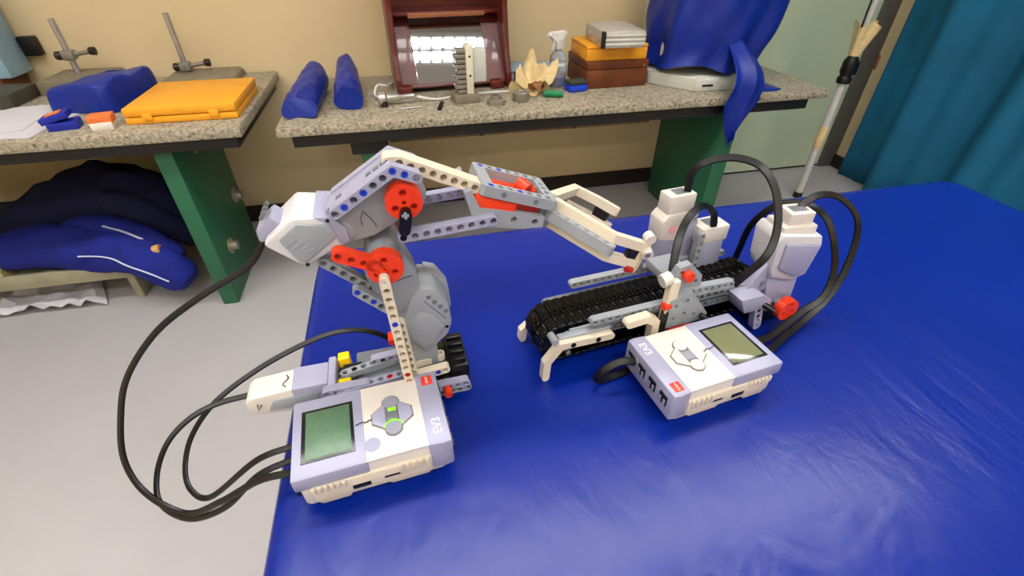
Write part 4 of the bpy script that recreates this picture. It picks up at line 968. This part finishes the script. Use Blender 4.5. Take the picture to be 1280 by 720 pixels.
obj('hub_axle', CY((258, -44, 28), (258, -30, 28), 4, seg=12), 't_grey', cv)
obj('end_plate', PR([(206, 40), (232, 78), (246, 74), (252, 56), (228, 34)], -30, -20, 1.5), 't_lav', cv)
obj('end_plate', PR([(196, 52), (224, 52), (240, 40), (236, 32), (206, 32)], -44, -22, 1.5), 't_lav', cv)
gbeam(cv, [(224, 38), (232, 8)], VP(-40), 't_lav', {1: 't_black', 2: 't_black'}, name='end_beam', w=10)
bm = bmesh.new()
for u, z in ((238, 64), (233, 54), (212, 42)): box(bm, u - 2.5, u + 2.5, -30.6, -29.5, z - 3, z + 3)
obj('plate_slots', bm, 't_dgrey', cv)
obj('black_axle', CY((236, -52, 34), (228, -40, 38), 3.2, seg=10), 't_black', cv)
obj('motor_foot', B(236, 276, -34, -4, 0, 14, 2), 't_black', cv)

# ================================================================ cables
def ribbon(bm, path, prof, side=Vector((0.28, 0.62, -0.72))):
    n = len(path); rings = []; x0 = None
    for i in range(n):
        t = (path[min(n - 1, i + 1)] - path[max(0, i - 1)]).normalized(); x = side.cross(t)
        if x0 is not None and x.length < 0.25: x = x0 - t * x0.dot(t)
        x = x.normalized()
        if x0 is not None:
            if x.dot(x0) < 0: x = -x
            x = (x0 * 0.6 + x * 0.4); x = (x - t * x.dot(t)).normalized()
        x0 = x; y = t.cross(x); rings.append([bm.verts.new(path[i] + x * a + y * c) for a, c in prof])
    m = len(prof)
    for a, c in zip(rings[:-1], rings[1:]):
        for i in range(m): bm.faces.new((a[i], a[(i + 1) % m], c[(i + 1) % m], c[i]))
    bm.faces.new(rings[0][::-1]); bm.faces.new(rings[-1]); return bm
def cable(label, pts, w=7.4, t=2.6, up=None):
    o = Vector(pts[0]); path = spline([Vector(p) - o for p in pts], 10)
    bm = ribbon(bmesh.new(), [p * 0.001 for p in path], flat(w * 0.001, t * 0.001))
    ob_ = obj('flat_cable', bm, 'cable', loc=(o.x * 0.001, o.y * 0.001, o.z * 0.001 + TT), smooth=24)
    return tag(ob_, label, 'cable')
cable('black cable looping from the upper arm motor down past the table edge', [(-111, 325, 164), (-128, 322, 145), (-167, 320, 125), (-204, 315, 102), (-236, 308, 68), (-253, 300, 34), (-261, 285, -2), (-250, 268, -28), (-219, 250, -40), (-180, 238, -14), (-144, 232, 12), (-116, 228, 20)], 5.5, 3.2)
cable('black cable curling from the motor lying behind the lit brick', [(-164, 316, 18), (-194, 315, 14), (-216, 308, 8), (-233, 295, -3), (-244, 280, -23), (-241, 262, -38), (-216, 246, -42), (-179, 236, -20), (-146, 238, 10), (-116, 240, 20)], 5.0, 3.0)
cable('black cable arching behind the robot arm over the blue cloth', [(-32, 350, 20), (-60, 350, 42), (-88, 348, 48), (-120, 342, 43), (-160, 335, 28), (-197, 322, 10), (-221, 308, -13), (-229, 290, -33), (-222, 272, -41), (-202, 260, -38), (-150, 252, 10), (-118, 252, 20)], 5.0, 2.6)
cable('black ribbon cable arching from the tall white sensor', [(265, 382, 133), (266, 383, 155), (276, 378, 167), (296, 368, 173), (313, 352, 170), (322, 336, 155), (324, 322, 133), (320, 312, 114), (310, 305, 100), (302, 308, 84), (297, 316, 62)])
cable('black ribbon cable rising behind the belt and dropping to the brick', [(366, 402, 24), (364, 398, 47), (363, 392, 80), (374, 380, 108), (393, 365, 116), (409, 350, 108), (417, 335, 87), (422, 322, 54), (411, 312, 29), (383, 305, 20), (342, 288, 14), (314, 277, 18), (292, 271, 21)])
cable('black ribbon cable from the drive motor socket looping outward', [(361, 337, 128), (367, 340, 133), (384, 342, 138), (409, 342, 132), (435, 338, 111), (443, 332, 85), (436, 322, 52), (418, 312, 25), (382, 298, 12), (346, 281, 12), (316, 264, 17), (294, 256, 21)])
cable('black ribbon cable from the short sensor down behind the brick', [(297, 370, 98), (293, 371, 114), (275, 365, 127), (252, 350, 127), (236, 335, 116), (226, 320, 95), (221, 308, 68), (216, 300, 40), (215, 298, 14)])
cable('short black cable bowed out of the lettered end of the brick', [(176, 269, 30), (161, 270, 31), (147, 271, 22), (143, 273, 9), (156, 277, 4), (180, 283, 4), (196, 300, 4)])
